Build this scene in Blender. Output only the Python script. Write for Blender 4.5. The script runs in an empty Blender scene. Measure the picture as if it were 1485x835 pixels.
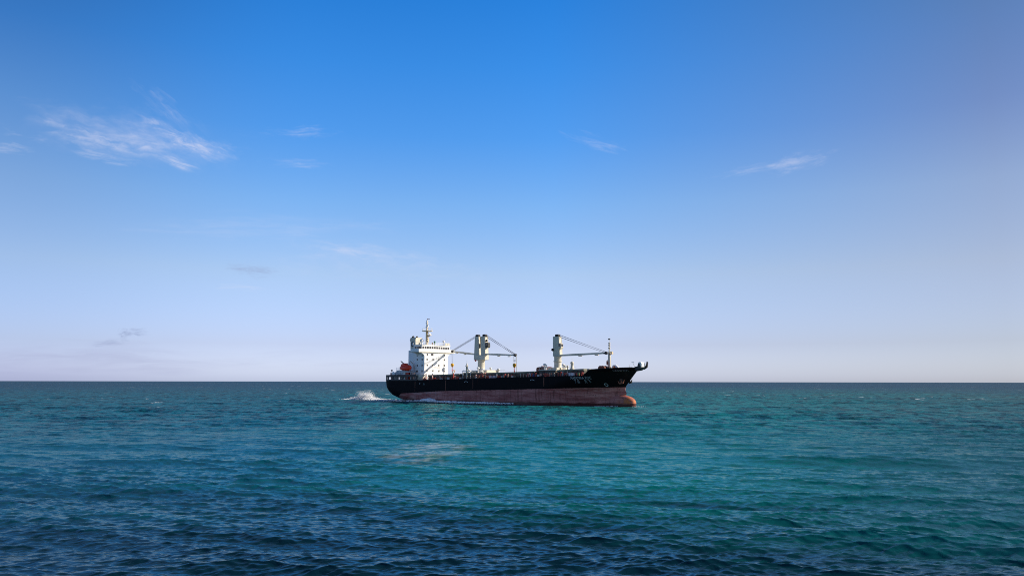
import bpy, bmesh, math, random
import numpy as np
from mathutils import Vector, Matrix

random.seed(7)
sc = bpy.context.scene
COL = sc.collection
R = math.radians

# ------------------------------------------------------------------ camera
PW, PH, PF, HC = 1485.0, 835.0, 1150.0, 8.0
cam = bpy.data.cameras.new('camera')
camo = bpy.data.objects.new('camera', cam)
COL.objects.link(camo)
cam.sensor_width = 36.0
cam.lens = PF / PW * 36.0
cam.clip_start, cam.clip_end = 0.5, 90000.0
camo.location = (0, 0, HC)
camo.rotation_euler = (R(90 + 6.72), R(-0.09), 0)
sc.camera = camo

# ------------------------------------------------------------------ sun, sky, exposure
SUN_EL, SUN_AZ = 27.0, 89.0            # azimuth clockwise from the view direction (+Y)
sl = bpy.data.lights.new('sun', 'SUN')
sl.energy = 5.0
sl.angle = R(0.5)
sl.color = (1.0, 0.9, 0.76)
so = bpy.data.objects.new('sun', sl)
COL.objects.link(so)
sdir = Vector((math.sin(R(SUN_AZ)) * math.cos(R(SUN_EL)), math.cos(R(SUN_AZ)) * math.cos(R(SUN_EL)), math.sin(R(SUN_EL))))
so.rotation_euler = sdir.to_track_quat('Z', 'Y').to_euler()
so.location = (60, -40, 80)

sc.view_settings.view_transform = 'Standard'
sc.view_settings.look = 'None'
sc.view_settings.exposure = 0.25
sc.view_settings.gamma = 1.0
sc.view_settings.use_curve_mapping = False
sc.render.engine = 'CYCLES'
sc.cycles.use_denoising = False
sc.cycles.filter_width = 1.0
sc.cycles.sample_clamp_direct = 3.0
sc.cycles.max_bounces = 6
sc.cycles.sample_clamp_indirect = 3.0


def lin(c):
    return [((v / 255) / 12.92 if v <= 10.3 else ((v / 255 + .055) / 1.055) ** 2.4) for v in c]


class NT:
    """small helper for node trees"""
    def __init__(s, nt):
        s.nt = nt

    def n(s, typ, **kw):
        nd = s.nt.nodes.new(typ)
        for k, v in kw.items():
            setattr(nd, k, v)
        return nd

    def put(s, sock, v):
        if hasattr(v, 'links') or hasattr(v, 'is_linked'):
            s.nt.links.new(v, sock)
        else:
            sock.default_value = v

    def m(s, op, a, b=0.0, c=0.0, clamp=False):
        nd = s.n('ShaderNodeMath', operation=op, use_clamp=clamp)
        for i, v in enumerate((a, b, c)):
            s.put(nd.inputs[i], v)
        return nd.outputs[0]

    def ss(s, v, lo, hi, t0=0.0, t1=1.0):
        nd = s.n('ShaderNodeMapRange', interpolation_type='SMOOTHSTEP')
        for i, x in enumerate((v, lo, hi, t0, t1)):
            s.put(nd.inputs[i], x)
        return nd.outputs[0]

    def mix(s, f, a, b, blend='MIX'):
        nd = s.n('ShaderNodeMix', data_type='RGBA', blend_type=blend)
        s.put(nd.inputs[0], f)
        for sk, v in ((nd.inputs[6], a), (nd.inputs[7], b)):
            if isinstance(v, (list, tuple)) and len(v) == 3:
                v = (*v, 1)
            s.put(sk, v)
        return nd.outputs[2]

    def noise(s, vec, scale, detail=4, rough=.55, dist=0.0, dim='3D'):
        nd = s.n('ShaderNodeTexNoise', noise_dimensions=dim)
        if vec is not None:
            s.put(nd.inputs['Vector'], vec)
        nd.inputs['Scale'].default_value = scale
        nd.inputs['Detail'].default_value = detail
        nd.inputs['Roughness'].default_value = rough
        nd.inputs['Distortion'].default_value = dist
        return nd.outputs[0]

    def xyz(s, x=0.0, y=0.0, z=0.0):
        nd = s.n('ShaderNodeCombineXYZ')
        for i, v in enumerate((x, y, z)):
            s.put(nd.inputs[i], v)
        return nd.outputs[0]

    def sep(s, v):
        nd = s.n('ShaderNodeSeparateXYZ')
        s.put(nd.inputs[0], v)
        return nd.outputs

    def mapping(s, v, scale=(1, 1, 1), rot=(0, 0, 0), loc=(0, 0, 0)):
        nd = s.n('ShaderNodeMapping')
        s.put(nd.inputs[0], v)
        nd.inputs['Scale'].default_value = scale
        nd.inputs['Rotation'].default_value = rot
        nd.inputs['Location'].default_value = loc
        return nd.outputs[0]

    def ramp(s, f, stops):
        nd = s.n('ShaderNodeValToRGB')
        s.put(nd.inputs[0], f)
        el = nd.color_ramp.elements
        while len(el) < len(stops):
            el.new(.5)
        for e, (p, c) in zip(el, stops):
            e.position = p
            e.color = (*c, 1)
        return nd.outputs[0]


world = bpy.data.worlds.new('World')
sc.world = world
world.use_nodes = True
W = NT(world.node_tree)
bg = world.node_tree.nodes['Background']
sky = W.n('ShaderNodeTexSky', sky_type='NISHITA')
sky.sun_disc = False
sky.sun_elevation, sky.sun_rotation = R(SUN_EL), R(SUN_AZ)
sky.air_density, sky.dust_density, sky.ozone_density = 1.0, 0.6, 2.0
gen = W.n('ShaderNodeTexCoord').outputs['Generated']
dx, dy, dz = W.sep(gen)
elv = W.m('MULTIPLY', W.m('ARCSINE', dz), 180 / math.pi)
azi = W.m('MULTIPLY', W.m('ARCTAN2', dx, dy), 180 / math.pi)
# the photographed sky's colours by height above the horizon, for the directions away from, before and towards the sun
ELS = [0.4, 2.6, 7.6, 12.6, 17.4, 22.2, 26.6]
TL = [(166, 172, 203), (176, 188, 213), (160, 188, 222), (128, 168, 216), (94, 147, 209), (60, 124, 197), (46, 108, 180)]
TC = [(208, 214, 234), (204, 216, 244), (180, 211, 250), (132, 189, 252), (88, 165, 249), (63, 150, 241), (46, 137, 231)]
TR = [(219, 217, 223), (215, 218, 228), (200, 212, 234), (174, 196, 233), (138, 166, 220), (116, 153, 211), (100, 140, 197)]
NL = [(.384, .367, .267), (.463, .507, .406), (.319, .45, .518), (.225, .348, .481), (.172, .278, .423), (.14, .231, .372), (.12, .2, .335)]
NC = [(.418, .386, .271), (.471, .524, .432), (.304, .436, .531), (.216, .336, .483), (.17, .272, .427), (.142, .232, .381), (.125, .206, .349)]
NR = [(.788, .652, .415), (.803, .805, .606), (.547, .704, .772), (.403, .565, .74), (.325, .47, .674), (.277, .407, .613), (.248, .355, .569)]


def tint(T, N, k):
    st = []
    for e, t, n in zip(ELS, T, N):
        st.append((e / 60.0, [a / b / 4 for a, b in zip(lin(t), n)]))
    st.append((45 / 60.0, [.42 * k / 4, .56 * k / 4, .7 * k / 4]))
    return W.ramp(W.m('DIVIDE', elv, 60.0), st)


tl, tc, tr = tint(TL, NL, 1), tint(TC, NC, 1), tint(TR, NR, .9)
tnt = W.mix(W.ss(azi, -14.0, -36.0), tc, tl)
tnt = W.mix(W.m('MULTIPLY', W.m('SUBTRACT', azi, 3.0), 1 / 29.0, clamp=True), tnt, tr)
skyc = W.n('ShaderNodeVectorMath', operation='MULTIPLY')
W.put(skyc.inputs[0], sky.outputs[0])
W.put(skyc.inputs[1], tnt)
sk2 = W.n('ShaderNodeVectorMath', operation='SCALE')
W.put(sk2.inputs[0], skyc.outputs[0])
sk2.inputs['Scale'].default_value = 4.0
skycol = sk2.outputs[0]


def skyang(u, v):
    x, z = (u - PW / 2) / PF, -(v - PH / 2) / PF
    c, s = math.cos(R(6.72)), math.sin(R(6.72))
    X, Y, Z = x, c - z * s, s + z * c
    return math.degrees(math.atan2(X, Y)), math.degrees(math.atan2(Z, math.hypot(X, Y)))


# wispy clouds far up in the sky: (u, v, half length, half height, tilt, amount, colour, noise seed)
CW, CD = (7.2, 7.4, 9.0), (3.1, 3.8, 5.9)
CLOUDS = [
    (205, 200, 150, 44, -4, .2, CW, 31.0),
    (268, 205, 74, 17, -15, 1.0, CW, 1.0), (150, 205, 100, 20, -2, .75, CW, 2.3), (250, 166, 56, 14, -34, .3, CW, 3.1),
    (190, 196, 125, 30, -5, .3, CW, 9.1), (258, 237, 32, 9, -13, .85, CW, 4.7), (150, 229, 52, 9, -4, .6, CW, 5.9),
    (10, 216, 34, 9, 0, .6, CW, 6.2), (432, 193, 46, 10, 6, .4, CW, 7.7), (436, 238, 44, 9, 3, .3, CW, 8.4),
    (862, 206, 44, 10, -16, .32, CW, 10.5), (1155, 235, 50, 13, 10, .52, CW, 11.3), (1105, 243, 62, 7, 6, .4, CW, 12.2),
    (520, 364, 84, 11, -5, .6, CW, 13.8), (365, 393, 42, 10, -3, 1.0, CD, 14.9), (350, 417, 50, 6, 0, .35, CW, 15.1),
    (198, 482, 18, 6, -4, 1.45, CD, 16.4), (181, 486, 9, 9, 20, 1.5, CD, 17.4), (160, 498, 24, 6, 7, .8, CD, 18.6),
    (60, 524, 420, 30, 0, .75, (4.0, 4.35, 6.4), 19.0),
    (540, 380, 140, 26, -3, .3, CW, 20.2), (400, 330, 200, 18, 2, .2, CW, 21.0),
]
for (u, v, a, b, tilt, amt, cc, sd) in CLOUDS:
    a0, e0 = skyang(u, v)
    a1, _ = skyang(u + a, v)
    _, e1 = skyang(u, v - b)
    ha, hb_ = abs(a1 - a0), abs(e1 - e0)
    t = R(tilt)
    X = W.m('SUBTRACT', azi, a0)
    Y = W.m('SUBTRACT', elv, e0)
    xr = W.m('ADD', W.m('MULTIPLY', X, math.cos(t)), W.m('MULTIPLY', Y, math.sin(t)))
    yr = W.m('SUBTRACT', W.m('MULTIPLY', Y, math.cos(t)), W.m('MULTIPLY', X, math.sin(t)))
    un, vn = W.m('DIVIDE', xr, ha), W.m('DIVIDE', yr, hb_)
    k1 = max(.8, min(2.2, ha / 1.6))
    p = W.xyz(W.m('MULTIPLY', un, k1), W.m('MULTIPLY', vn, 1.15), sd * 3.7)
    n2 = W.noise(p, 1.1, 3, .55, .5)
    n1 = W.noise(W.xyz(W.m('MULTIPLY', un, k1 * .9), W.m('ADD', W.m('MULTIPLY', vn, 1.9), W.m('MULTIPLY', n2, 2.2)), sd * 5.1), 1.5, 6, .58, .3)
    # ellipse with a wandering edge, fuller towards one end
    q = W.m('SQRT', W.m('ADD', W.m('MULTIPLY', un, un), W.m('MULTIPLY', vn, vn)))
    q = W.m('ADD', q, W.m('MULTIPLY', W.m('SUBTRACT', n2, .5), 2.4))
    body = W.ss(q, 1.2, -.15)
    wisp = W.m('ADD', W.m('MULTIPLY', W.ss(n1, .3, .78), .85), .12)
    f = W.m('MULTIPLY', W.m('MULTIPLY', body, wisp), amt * .78, clamp=True)
    skycol = W.mix(f, skycol, cc)
W.put(bg.inputs[0], skycol)
bg.inputs[1].default_value = 0.084


# ------------------------------------------------------------------ materials
def mat(name, color, rough=.55, metal=0.0, var=.0, var_scale=1.2, stain=None, stain_amt=.0, spec=.5, streak=False, bump=0.0):
    m = bpy.data.materials.new(name)
    m.use_nodes = True
    T = NT(m.node_tree)
    b = m.node_tree.nodes['Principled BSDF']
    b.inputs['Roughness'].default_value = rough
    b.inputs['Metallic'].default_value = metal
    b.inputs['Specular IOR Level'].default_value = spec
    co = T.n('ShaderNodeTexCoord').outputs['Object']
    col = (*color, 1)
    n = T.noise(co, var_scale, 5, .6)
    c = T.mix(T.ss(n, .3, .7), [x * (1 - var) for x in color], [min(1, x * (1 + var)) for x in color])
    if stain is not None:
        v = T.mapping(co, scale=(1, 1, .18 if streak else 1))
        n2 = T.noise(v, var_scale * 1.7, 6, .65)
        c = T.mix(T.m('MULTIPLY', T.ss(n2, .52, .72), stain_amt), c, stain)
    T.put(b.inputs['Base Color'], c)
    if bump:
        bp = T.n('ShaderNodeBump')
        bp.inputs['Distance'].default_value = bump
        T.put(bp.inputs['Height'], T.noise(co, var_scale * 3, 5, .6))
        T.put(b.inputs['Normal'], bp.outputs[0])
    return m


RUST = (.17, .055, .02)
M = dict(
    white=mat('white_paint', (.84, .84, .82), .45, var=.03, stain=(.5, .36, .22), stain_amt=.25, var_scale=.5, streak=True),
    cream=mat('cream_paint', (.6, .56, .45), .5, var=.05, stain=(.36, .19, .09), stain_amt=.35, var_scale=.7, streak=True),
    mast=mat('buff_paint', (.62, .5, .32), .5, var=.08, stain=RUST, stain_amt=.4, var_scale=.9, streak=True),
    dark=mat('dark_grease', (.014, .012, .012), .6, var=.2),
    black=mat('black_paint', (.008, .008, .01), .5, var=.3, var_scale=.6, stain=RUST, stain_amt=.2, streak=True),
    glass=mat('dark_glass', (.015, .018, .022), .12, spec=.6),
    glassside=mat('grey_glass', (.05, .055, .06), .2, spec=.6),
    deckp=mat('deck_red_oxide', (.13, .05, .035), .7, var=.25, var_scale=.5, stain=(.05, .045, .04), stain_amt=.5),
    coam=mat('hatch_grey_green', (.065, .066, .052), .65, var=.25, var_scale=.4, stain=RUST, stain_amt=.55, streak=True),
    coamtop=mat('hatch_cover_green', (.17, .18, .13), .65, var=.2, var_scale=.4, stain=RUST, stain_amt=.3),
    rustred=mat('red_oxide_paint', (.58, .06, .04), .6, var=.3, stain=RUST, stain_amt=.5),
    rustpale=mat('worn_pink_paint', (.72, .46, .38), .65, var=.3, stain=RUST, stain_amt=.6),
    wire=mat('greased_wire', (.1, .09, .1), .5, metal=.3),
    orange=mat('lifeboat_orange', (.92, .05, .012), .35, var=.06),
    yellow=mat('hook_yellow', (.72, .36, .01), .45, var=.1, stain=RUST, stain_amt=.3),
    green=mat('green_paint', (.01, .16, .07), .4),
    blue=mat('blue_paint', (.02, .05, .3), .4),
    grey=mat('grey_paint', (.58, .59, .59), .5, var=.08, stain=RUST, stain_amt=.2, streak=True),
    emblem=mat('emblem_silver', (.42, .45, .5), .5),
    redmark=mat('red_mark', (.6, .05, .05), .5),
    redtext=mat('faded_red_lettering', (.78, .35, .35), .5),
    greytext=mat('faded_grey_lettering', (.52, .58, .58), .5),
    letters=mat('white_lettering', (.38, .38, .39), .6, var=.3, var_scale=2.0),
    brownrust=mat('rusted_steel', (.24, .075, .04), .7, var=.3, stain=(.06, .03, .03), stain_amt=.5),
    canvas=mat('white_canvas', (.75, .75, .8), .8, var=.05),
)


def hull_material():
    m = bpy.data.materials.new('hull_paint')
    m.use_nodes = True
    T = NT(m.node_tree)
    b = m.node_tree.nodes['Principled BSDF']
    co = T.n('ShaderNodeTexCoord').outputs['Object']
    x, y, z = T.sep(co)
    # height of the painted boundary between black topsides and red antifouling: the ship sits trimmed by the stern
    zb = T.n('ShaderNodeFloatCurve')
    T.put(zb.inputs[1], T.m('DIVIDE', x, 115.0, clamp=True))
    cv = zb.mapping.curves[0]
    pts = [(0, .2), (4, 1.4), (8, 3.3), (30, 4.38), (73, 5.42), (109, 6.35), (115, 6.5)]
    cv.points[0].location = (0, pts[0][1] / 10)
    cv.points[1].location = (1, pts[-1][1] / 10)
    for px, pz in pts[1:-1]:
        cv.points.new(px / 115, pz / 10)
    for p_ in cv.points:
        p_.handle_type = 'VECTOR'
    zb.mapping.update()
    zz = T.m('MULTIPLY', zb.outputs[0], 10.0)
    wob = T.m('MULTIPLY', T.m('SUBTRACT', T.noise(co, 1.5, 3), .5), .25)
    d = T.m('ADD', T.m('SUBTRACT', z, zz), wob)
    top = T.ss(d, -.06, .06)
    # black topsides with faint rust runs
    run = T.noise(T.mapping(co, scale=(.9, .9, .03)), 1.0, 5, .7)
    runs = T.ss(run, .62, .76)
    blk = T.mix(T.m('MULTIPLY', runs, .5), (.0045, .0045, .006), (.035, .012, .006))
    fine = T.noise(T.mapping(co, scale=(3.1, 3.1, .05)), 1.0, 2, .5)
    blk = T.mix(T.m('MULTIPLY', T.ss(fine, .71, .76), .8), blk, (.11, .028, .012))
    # faded mauve red antifouling with scuffs along the hull
    sc1 = T.noise(T.mapping(co, scale=(.12, .12, .9)), 1.0, 7, .68, .4)
    sc2 = T.noise(T.mapping(co, scale=(.5, .5, 2.2), loc=(7, 3, 1)), 1.0, 6, .7, .2)
    red = T.mix(T.ss(sc1, .35, .68), (.3, .075, .066), (.58, .235, .2))
    red = T.mix(T.m('MULTIPLY', T.ss(sc2, .56, .74), .6), red, (.6, .42, .36))
    vr = T.noise(T.mapping(co, scale=(1.3, 1.3, .1), loc=(3, 9, 2)), 1.0, 5, .7)
    red = T.mix(T.m('MULTIPLY', T.ss(vr, .52, .68), .75), red, (.13, .035, .028))
    # pale scuffed patch aft
    aft = T.m('MULTIPLY', T.ss(x, 36.0, 12.0), T.ss(sc1, .4, .6))
    red = T.mix(T.m('MULTIPLY', aft, .35), red, (.55, .46, .4))
    # sunlit orange edge of the bulb, put into the paint colour in patches
    bulb = T.m('MULTIPLY', T.ss(x, 102.0, 107.6), T.ss(z, 4.6, 3.6))
    bn = T.noise(co, .8, 4, .6)
    red = T.mix(T.m('MULTIPLY', bulb, T.m('MULTIPLY', T.ss(bn, .36, .58), .9)), red, (.5, .145, .03))
    # wet weed band just above the sea
    wet = T.m('ADD', z, T.m('MULTIPLY', T.m('SUBTRACT', T.noise(T.mapping(co, scale=(.25, .25, 1)), 1.0, 4), .5), 1.2))
    wetf = T.ss(wet, 1.25, .8)
    red = T.mix(wetf, red, (.1, .022, .018))
    sx_ = T.m('ABSOLUTE', T.m('SUBTRACT', T.m('FRACT', T.m('DIVIDE', x, 6.2)), .5))
    seam = T.ss(sx_, .487, .497)
    red = T.mix(T.m('MULTIPLY', seam, T.m('MULTIPLY', T.ss(sc1, .4, .55), .6)), red, (.1, .03, .025))
    T.put(b.inputs['Base Color'], T.mix(top, red, blk))
    T.put(b.inputs['Roughness'], T.m('ADD', .62, T.m('MULTIPLY', wetf, -.3)))
    T.put(b.inputs['Specular IOR Level'], T.m('ADD', .3, T.m('MULTIPLY', top, -.22)))
    bp = T.n('ShaderNodeBump')
    bp.inputs['Distance'].default_value = .05
    bp.inputs['Strength'].default_value = .6
    T.put(bp.inputs['Height'], T.noise(T.mapping(co, scale=(.35, .35, .5)), 1.0, 3))
    T.put(b.inputs['Normal'], bp.outputs[0])
    return m


M['hull'] = hull_material()


# ------------------------------------------------------------------ mesh helpers
class MB:
    def __init__(s):
        s.v, s.f, s.smooth = [], [], []

    def add(s, vs, fs, smooth=False):
        o = len(s.v)
        s.v += [tuple(v) for v in vs]
        s.f += [tuple(i + o for i in f) for f in fs]
        s.smooth += [smooth] * len(fs)
        return s

    def box(s, c, d, rot=0.0, taper=1.0):
        hx, hy, hz = d[0] / 2, d[1] / 2, d[2] / 2
        vs = []
        cr, sr = math.cos(rot), math.sin(rot)
        for z, k in ((-hz, 1.0), (hz, taper)):
            for x, y in ((-hx, -hy), (hx, -hy), (hx, hy), (-hx, hy)):
                x, y = x * k, y * k
                vs.append((c[0] + x * cr - y * sr, c[1] + x * sr + y * cr, c[2] + z))
        return s.add(vs, [(3, 2, 1, 0), (4, 5, 6, 7), (0, 1, 5, 4), (1, 2, 6, 5), (2, 3, 7, 6), (3, 0, 4, 7)])

    def bx(s, x0, x1, y0, y1, z0, z1):
        return s.box(((x0 + x1) / 2, (y0 + y1) / 2, (z0 + z1) / 2), (x1 - x0, y1 - y0, z1 - z0))

    def tube(s, a, b, r, r2=None, n=10, caps=True):
        a, b = Vector(a), Vector(b)
        r2 = r if r2 is None else r2
        d = (b - a).normalized()
        up = Vector((0, 0, 1)) if abs(d.z) < .95 else Vector((1, 0, 0))
        u = d.cross(up).normalized()
        w = u.cross(d)
        vs = []
        for p, rr in ((a, r), (b, r2)):
            for i in range(n):
                t = 2 * math.pi * i / n
                vs.append(p + u * math.cos(t) * rr + w * math.sin(t) * rr)
        fs = [(i, (i + 1) % n, n + (i + 1) % n, n + i) for i in range(n)]
        s.add(vs, fs, n > 6)
        if caps:
            s.add(vs[:n], [tuple(range(n - 1, -1, -1))])
            s.add(vs[n:], [tuple(range(n))])
        return s

    def beam(s, a, b, w, h, w2=None, h2=None):
        a, b = Vector(a), Vector(b)
        d = (b - a).normalized()
        u = d.cross(Vector((0, 0, 1))).normalized()
        k = u.cross(d)
        vs = []
        for p, ww, hh in ((a, w, h), (b, w2 or w, h2 or h)):
            for i, j in ((-1, -1), (1, -1), (1, 1), (-1, 1)):
                vs.append(p + u * i * ww / 2 + k * j * hh / 2)
        return s.add(vs, [(3, 2, 1, 0), (4, 5, 6, 7), (0, 1, 5, 4), (1, 2, 6, 5), (2, 3, 7, 6), (3, 0, 4, 7)])

    def lathe(s, c, prof, n=20):
        vs, fs = [], []
        for r, z in prof:
            for i in range(n):
                t = 2 * math.pi * i / n
                vs.append((c[0] + r * math.cos(t), c[1] + r * math.sin(t), c[2] + z))
        for j in range(len(prof) - 1):
            for i in range(n):
                fs.append((j * n + i, j * n + (i + 1) % n, (j + 1) * n + (i + 1) % n, (j + 1) * n + i))
        s.add(vs, fs, True)
        s.add(vs[:n], [tuple(range(n - 1, -1, -1))])
        s.add(vs[-n:], [tuple(range(n))])
        return s

    def ball(s, c, r, n=14, sq=(1, 1, 1)):
        vs, fs = [], []
        m = n // 2
        for j in range(m + 1):
            ph = math.pi * j / m
            for i in range(n):
                t = 2 * math.pi * i / n
                vs.append((c[0] + r * sq[0] * math.sin(ph) * math.cos(t), c[1] + r * sq[1] * math.sin(ph) * math.sin(t), c[2] - r * sq[2] * math.cos(ph)))
        for j in range(m):
            for i in range(n):
                fs.append((j * n + i, j * n + (i + 1) % n, (j + 1) * n + (i + 1) % n, (j + 1) * n + i))
        return s.add(vs, fs, True)

    def prism(s, pts, y0, y1, axis='y'):
        """outline in the x-z plane, given thickness along y (or outline y-z, thickness along x)"""
        n = len(pts)
        if axis == 'y':
            vs = [(p[0], y0, p[1]) for p in pts] + [(p[0], y1, p[1]) for p in pts]
        elif axis == 'x':
            vs = [(y0, p[0], p[1]) for p in pts] + [(y1, p[0], p[1]) for p in pts]
        else:
            vs = [(p[0], p[1], y0) for p in pts] + [(p[0], p[1], y1) for p in pts]
        fs = [tuple(range(n)), tuple(range(2 * n - 1, n - 1, -1))]
        fs += [(i, n + i, n + (i + 1) % n, (i + 1) % n) for i in range(n)]
        return s.add(vs, fs)

    def mesh(s, name, m):
        me = bpy.data.meshes.new(name)
        me.from_pydata(s.v, [], s.f)
        me.polygons.foreach_set('use_smooth', s.smooth)
        me.materials.append(m)
        me.update()
        bm = bmesh.new()
        bm.from_mesh(me)
        bmesh.ops.recalc_face_normals(bm, faces=bm.faces)
        bm.to_mesh(me)
        bm.free()
        return me

    def build(s, name, m, parent=None, label=None, bevel=0.0):
        o = bpy.data.objects.new(name, s.mesh(name, m))
        COL.objects.link(o)
        if parent is not None:
            o.parent = parent
        if label:
            o['label'] = label
        if bevel:
            b = o.modifiers.new('bevel', 'BEVEL')
            b.width = bevel
            b.segments = 2
        return o


def empty(name, parent=None, loc=(0, 0, 0), label=None, cat=None):
    o = bpy.data.objects.new(name, None)
    COL.objects.link(o)
    o.location = loc
    o.empty_display_size = .5
    if parent is not None:
        o.parent = parent
    if label:
        o['label'] = label
    if cat:
        o['category'] = cat
    return o


def repeat(src, loc=None, parent=None, scale=None):
    o = src.copy()
    COL.objects.link(o)
    o.parent = parent if parent is not None else src.parent
    if loc is not None:
        o.location = loc
    if scale is not None:
        o.scale = scale
    return o


# ------------------------------------------------------------------ the sea
G_F = 793.0                              # level of detail is graded by distance from the shore where one stands
rng = np.random.default_rng(11)
WAVES = []
lams = np.exp(np.linspace(math.log(.26), math.log(30.0), 130))
for lam in lams:
    lam = lam * math.exp(rng.uniform(-.03, .03))
    k = 2 * math.pi / lam
    slope = .052 * min(1.0, (1.05 / lam) ** .7) + (.012 if 6 < lam < 17 else 0)
    a = slope / k * rng.uniform(.55, 1.35)
    spread = 20 if lam < 1.2 else (14 if lam < 6 else 9)
    th = R(-101 + rng.normal(0, spread))
    WAVES.append((k, a, math.cos(th), math.sin(th), rng.uniform(0, 2 * math.pi), lam))


def sea_grid():
    half = R(46)
    NA = 1100
    th = np.linspace(-half, half, NA)
    # rows: even steps in depression angle, finer than a picture row
    v = np.concatenate([np.linspace(430, 230, 60, endpoint=False), np.linspace(230, 60, 760, endpoint=False),
                        np.linspace(60, 8, 420, endpoint=False), np.geomspace(8, .22, 110)])
    r = HC * G_F / v
    dr = np.gradient(r)
    dth = th[1] - th[0]
    TH, RR = np.meshgrid(th.astype(np.float32), r.astype(np.float32))
    X0 = RR * np.sin(TH)
    Y0 = RR * np.cos(TH)
    Z = np.zeros_like(X0)
    DX = np.zeros_like(X0)
    DY = np.zeros_like(X0)
    # patches of livelier and calmer water
    gust = 1 + .28 * np.sin(X0 * .021 + Y0 * .013 + 1.0) * np.sin(Y0 * .031 - X0 * .009) + .18 * np.sin(X0 * .083 - Y0 * .057 + 2)
    rx, ry = np.sin(TH[0]), np.cos(TH[0])
    for (k, a, cx, cy, ph, lam) in WAVES:
        rmax = np.searchsorted(dr, lam * 9) if lam * 9 < dr[-1] else len(r)
        rows = slice(0, max(1, rmax))
        cr = np.abs(cx * rx + cy * ry)[None, :] + .05
        ct = np.abs(-cx * ry + cy * rx)[None, :] + .05
        w1 = np.clip((lam / cr / dr[rows, None] - .7) / 1.4, 0, 1)
        w2 = np.clip((lam / ct / (r[rows, None] * dth) - 1.2) / 1.8, 0, 1)
        w = (w1 * w2).astype(np.float32) * (a * (gust[rows] if lam < 12 else 1))
        p = (k * (cx * X0[rows] + cy * Y0[rows]) + ph).astype(np.float32)
        s, c = np.sin(p), np.cos(p)
        Z[rows] += w * c
        DX[rows] -= cx * w * s
        DY[rows] -= cy * w * s
    # a lazy swell line
    chop = .8
    V = np.stack([X0 + chop * DX, Y0 + chop * DY, Z], -1).reshape(-1, 3)
    nr, na = X0.shape
    i = (np.arange(nr - 1)[:, None] * na + np.arange(na - 1)[None, :]).ravel()
    F = np.stack([i, i + 1, i + na + 1, i + na], -1)
    return V, F, r, half


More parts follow.
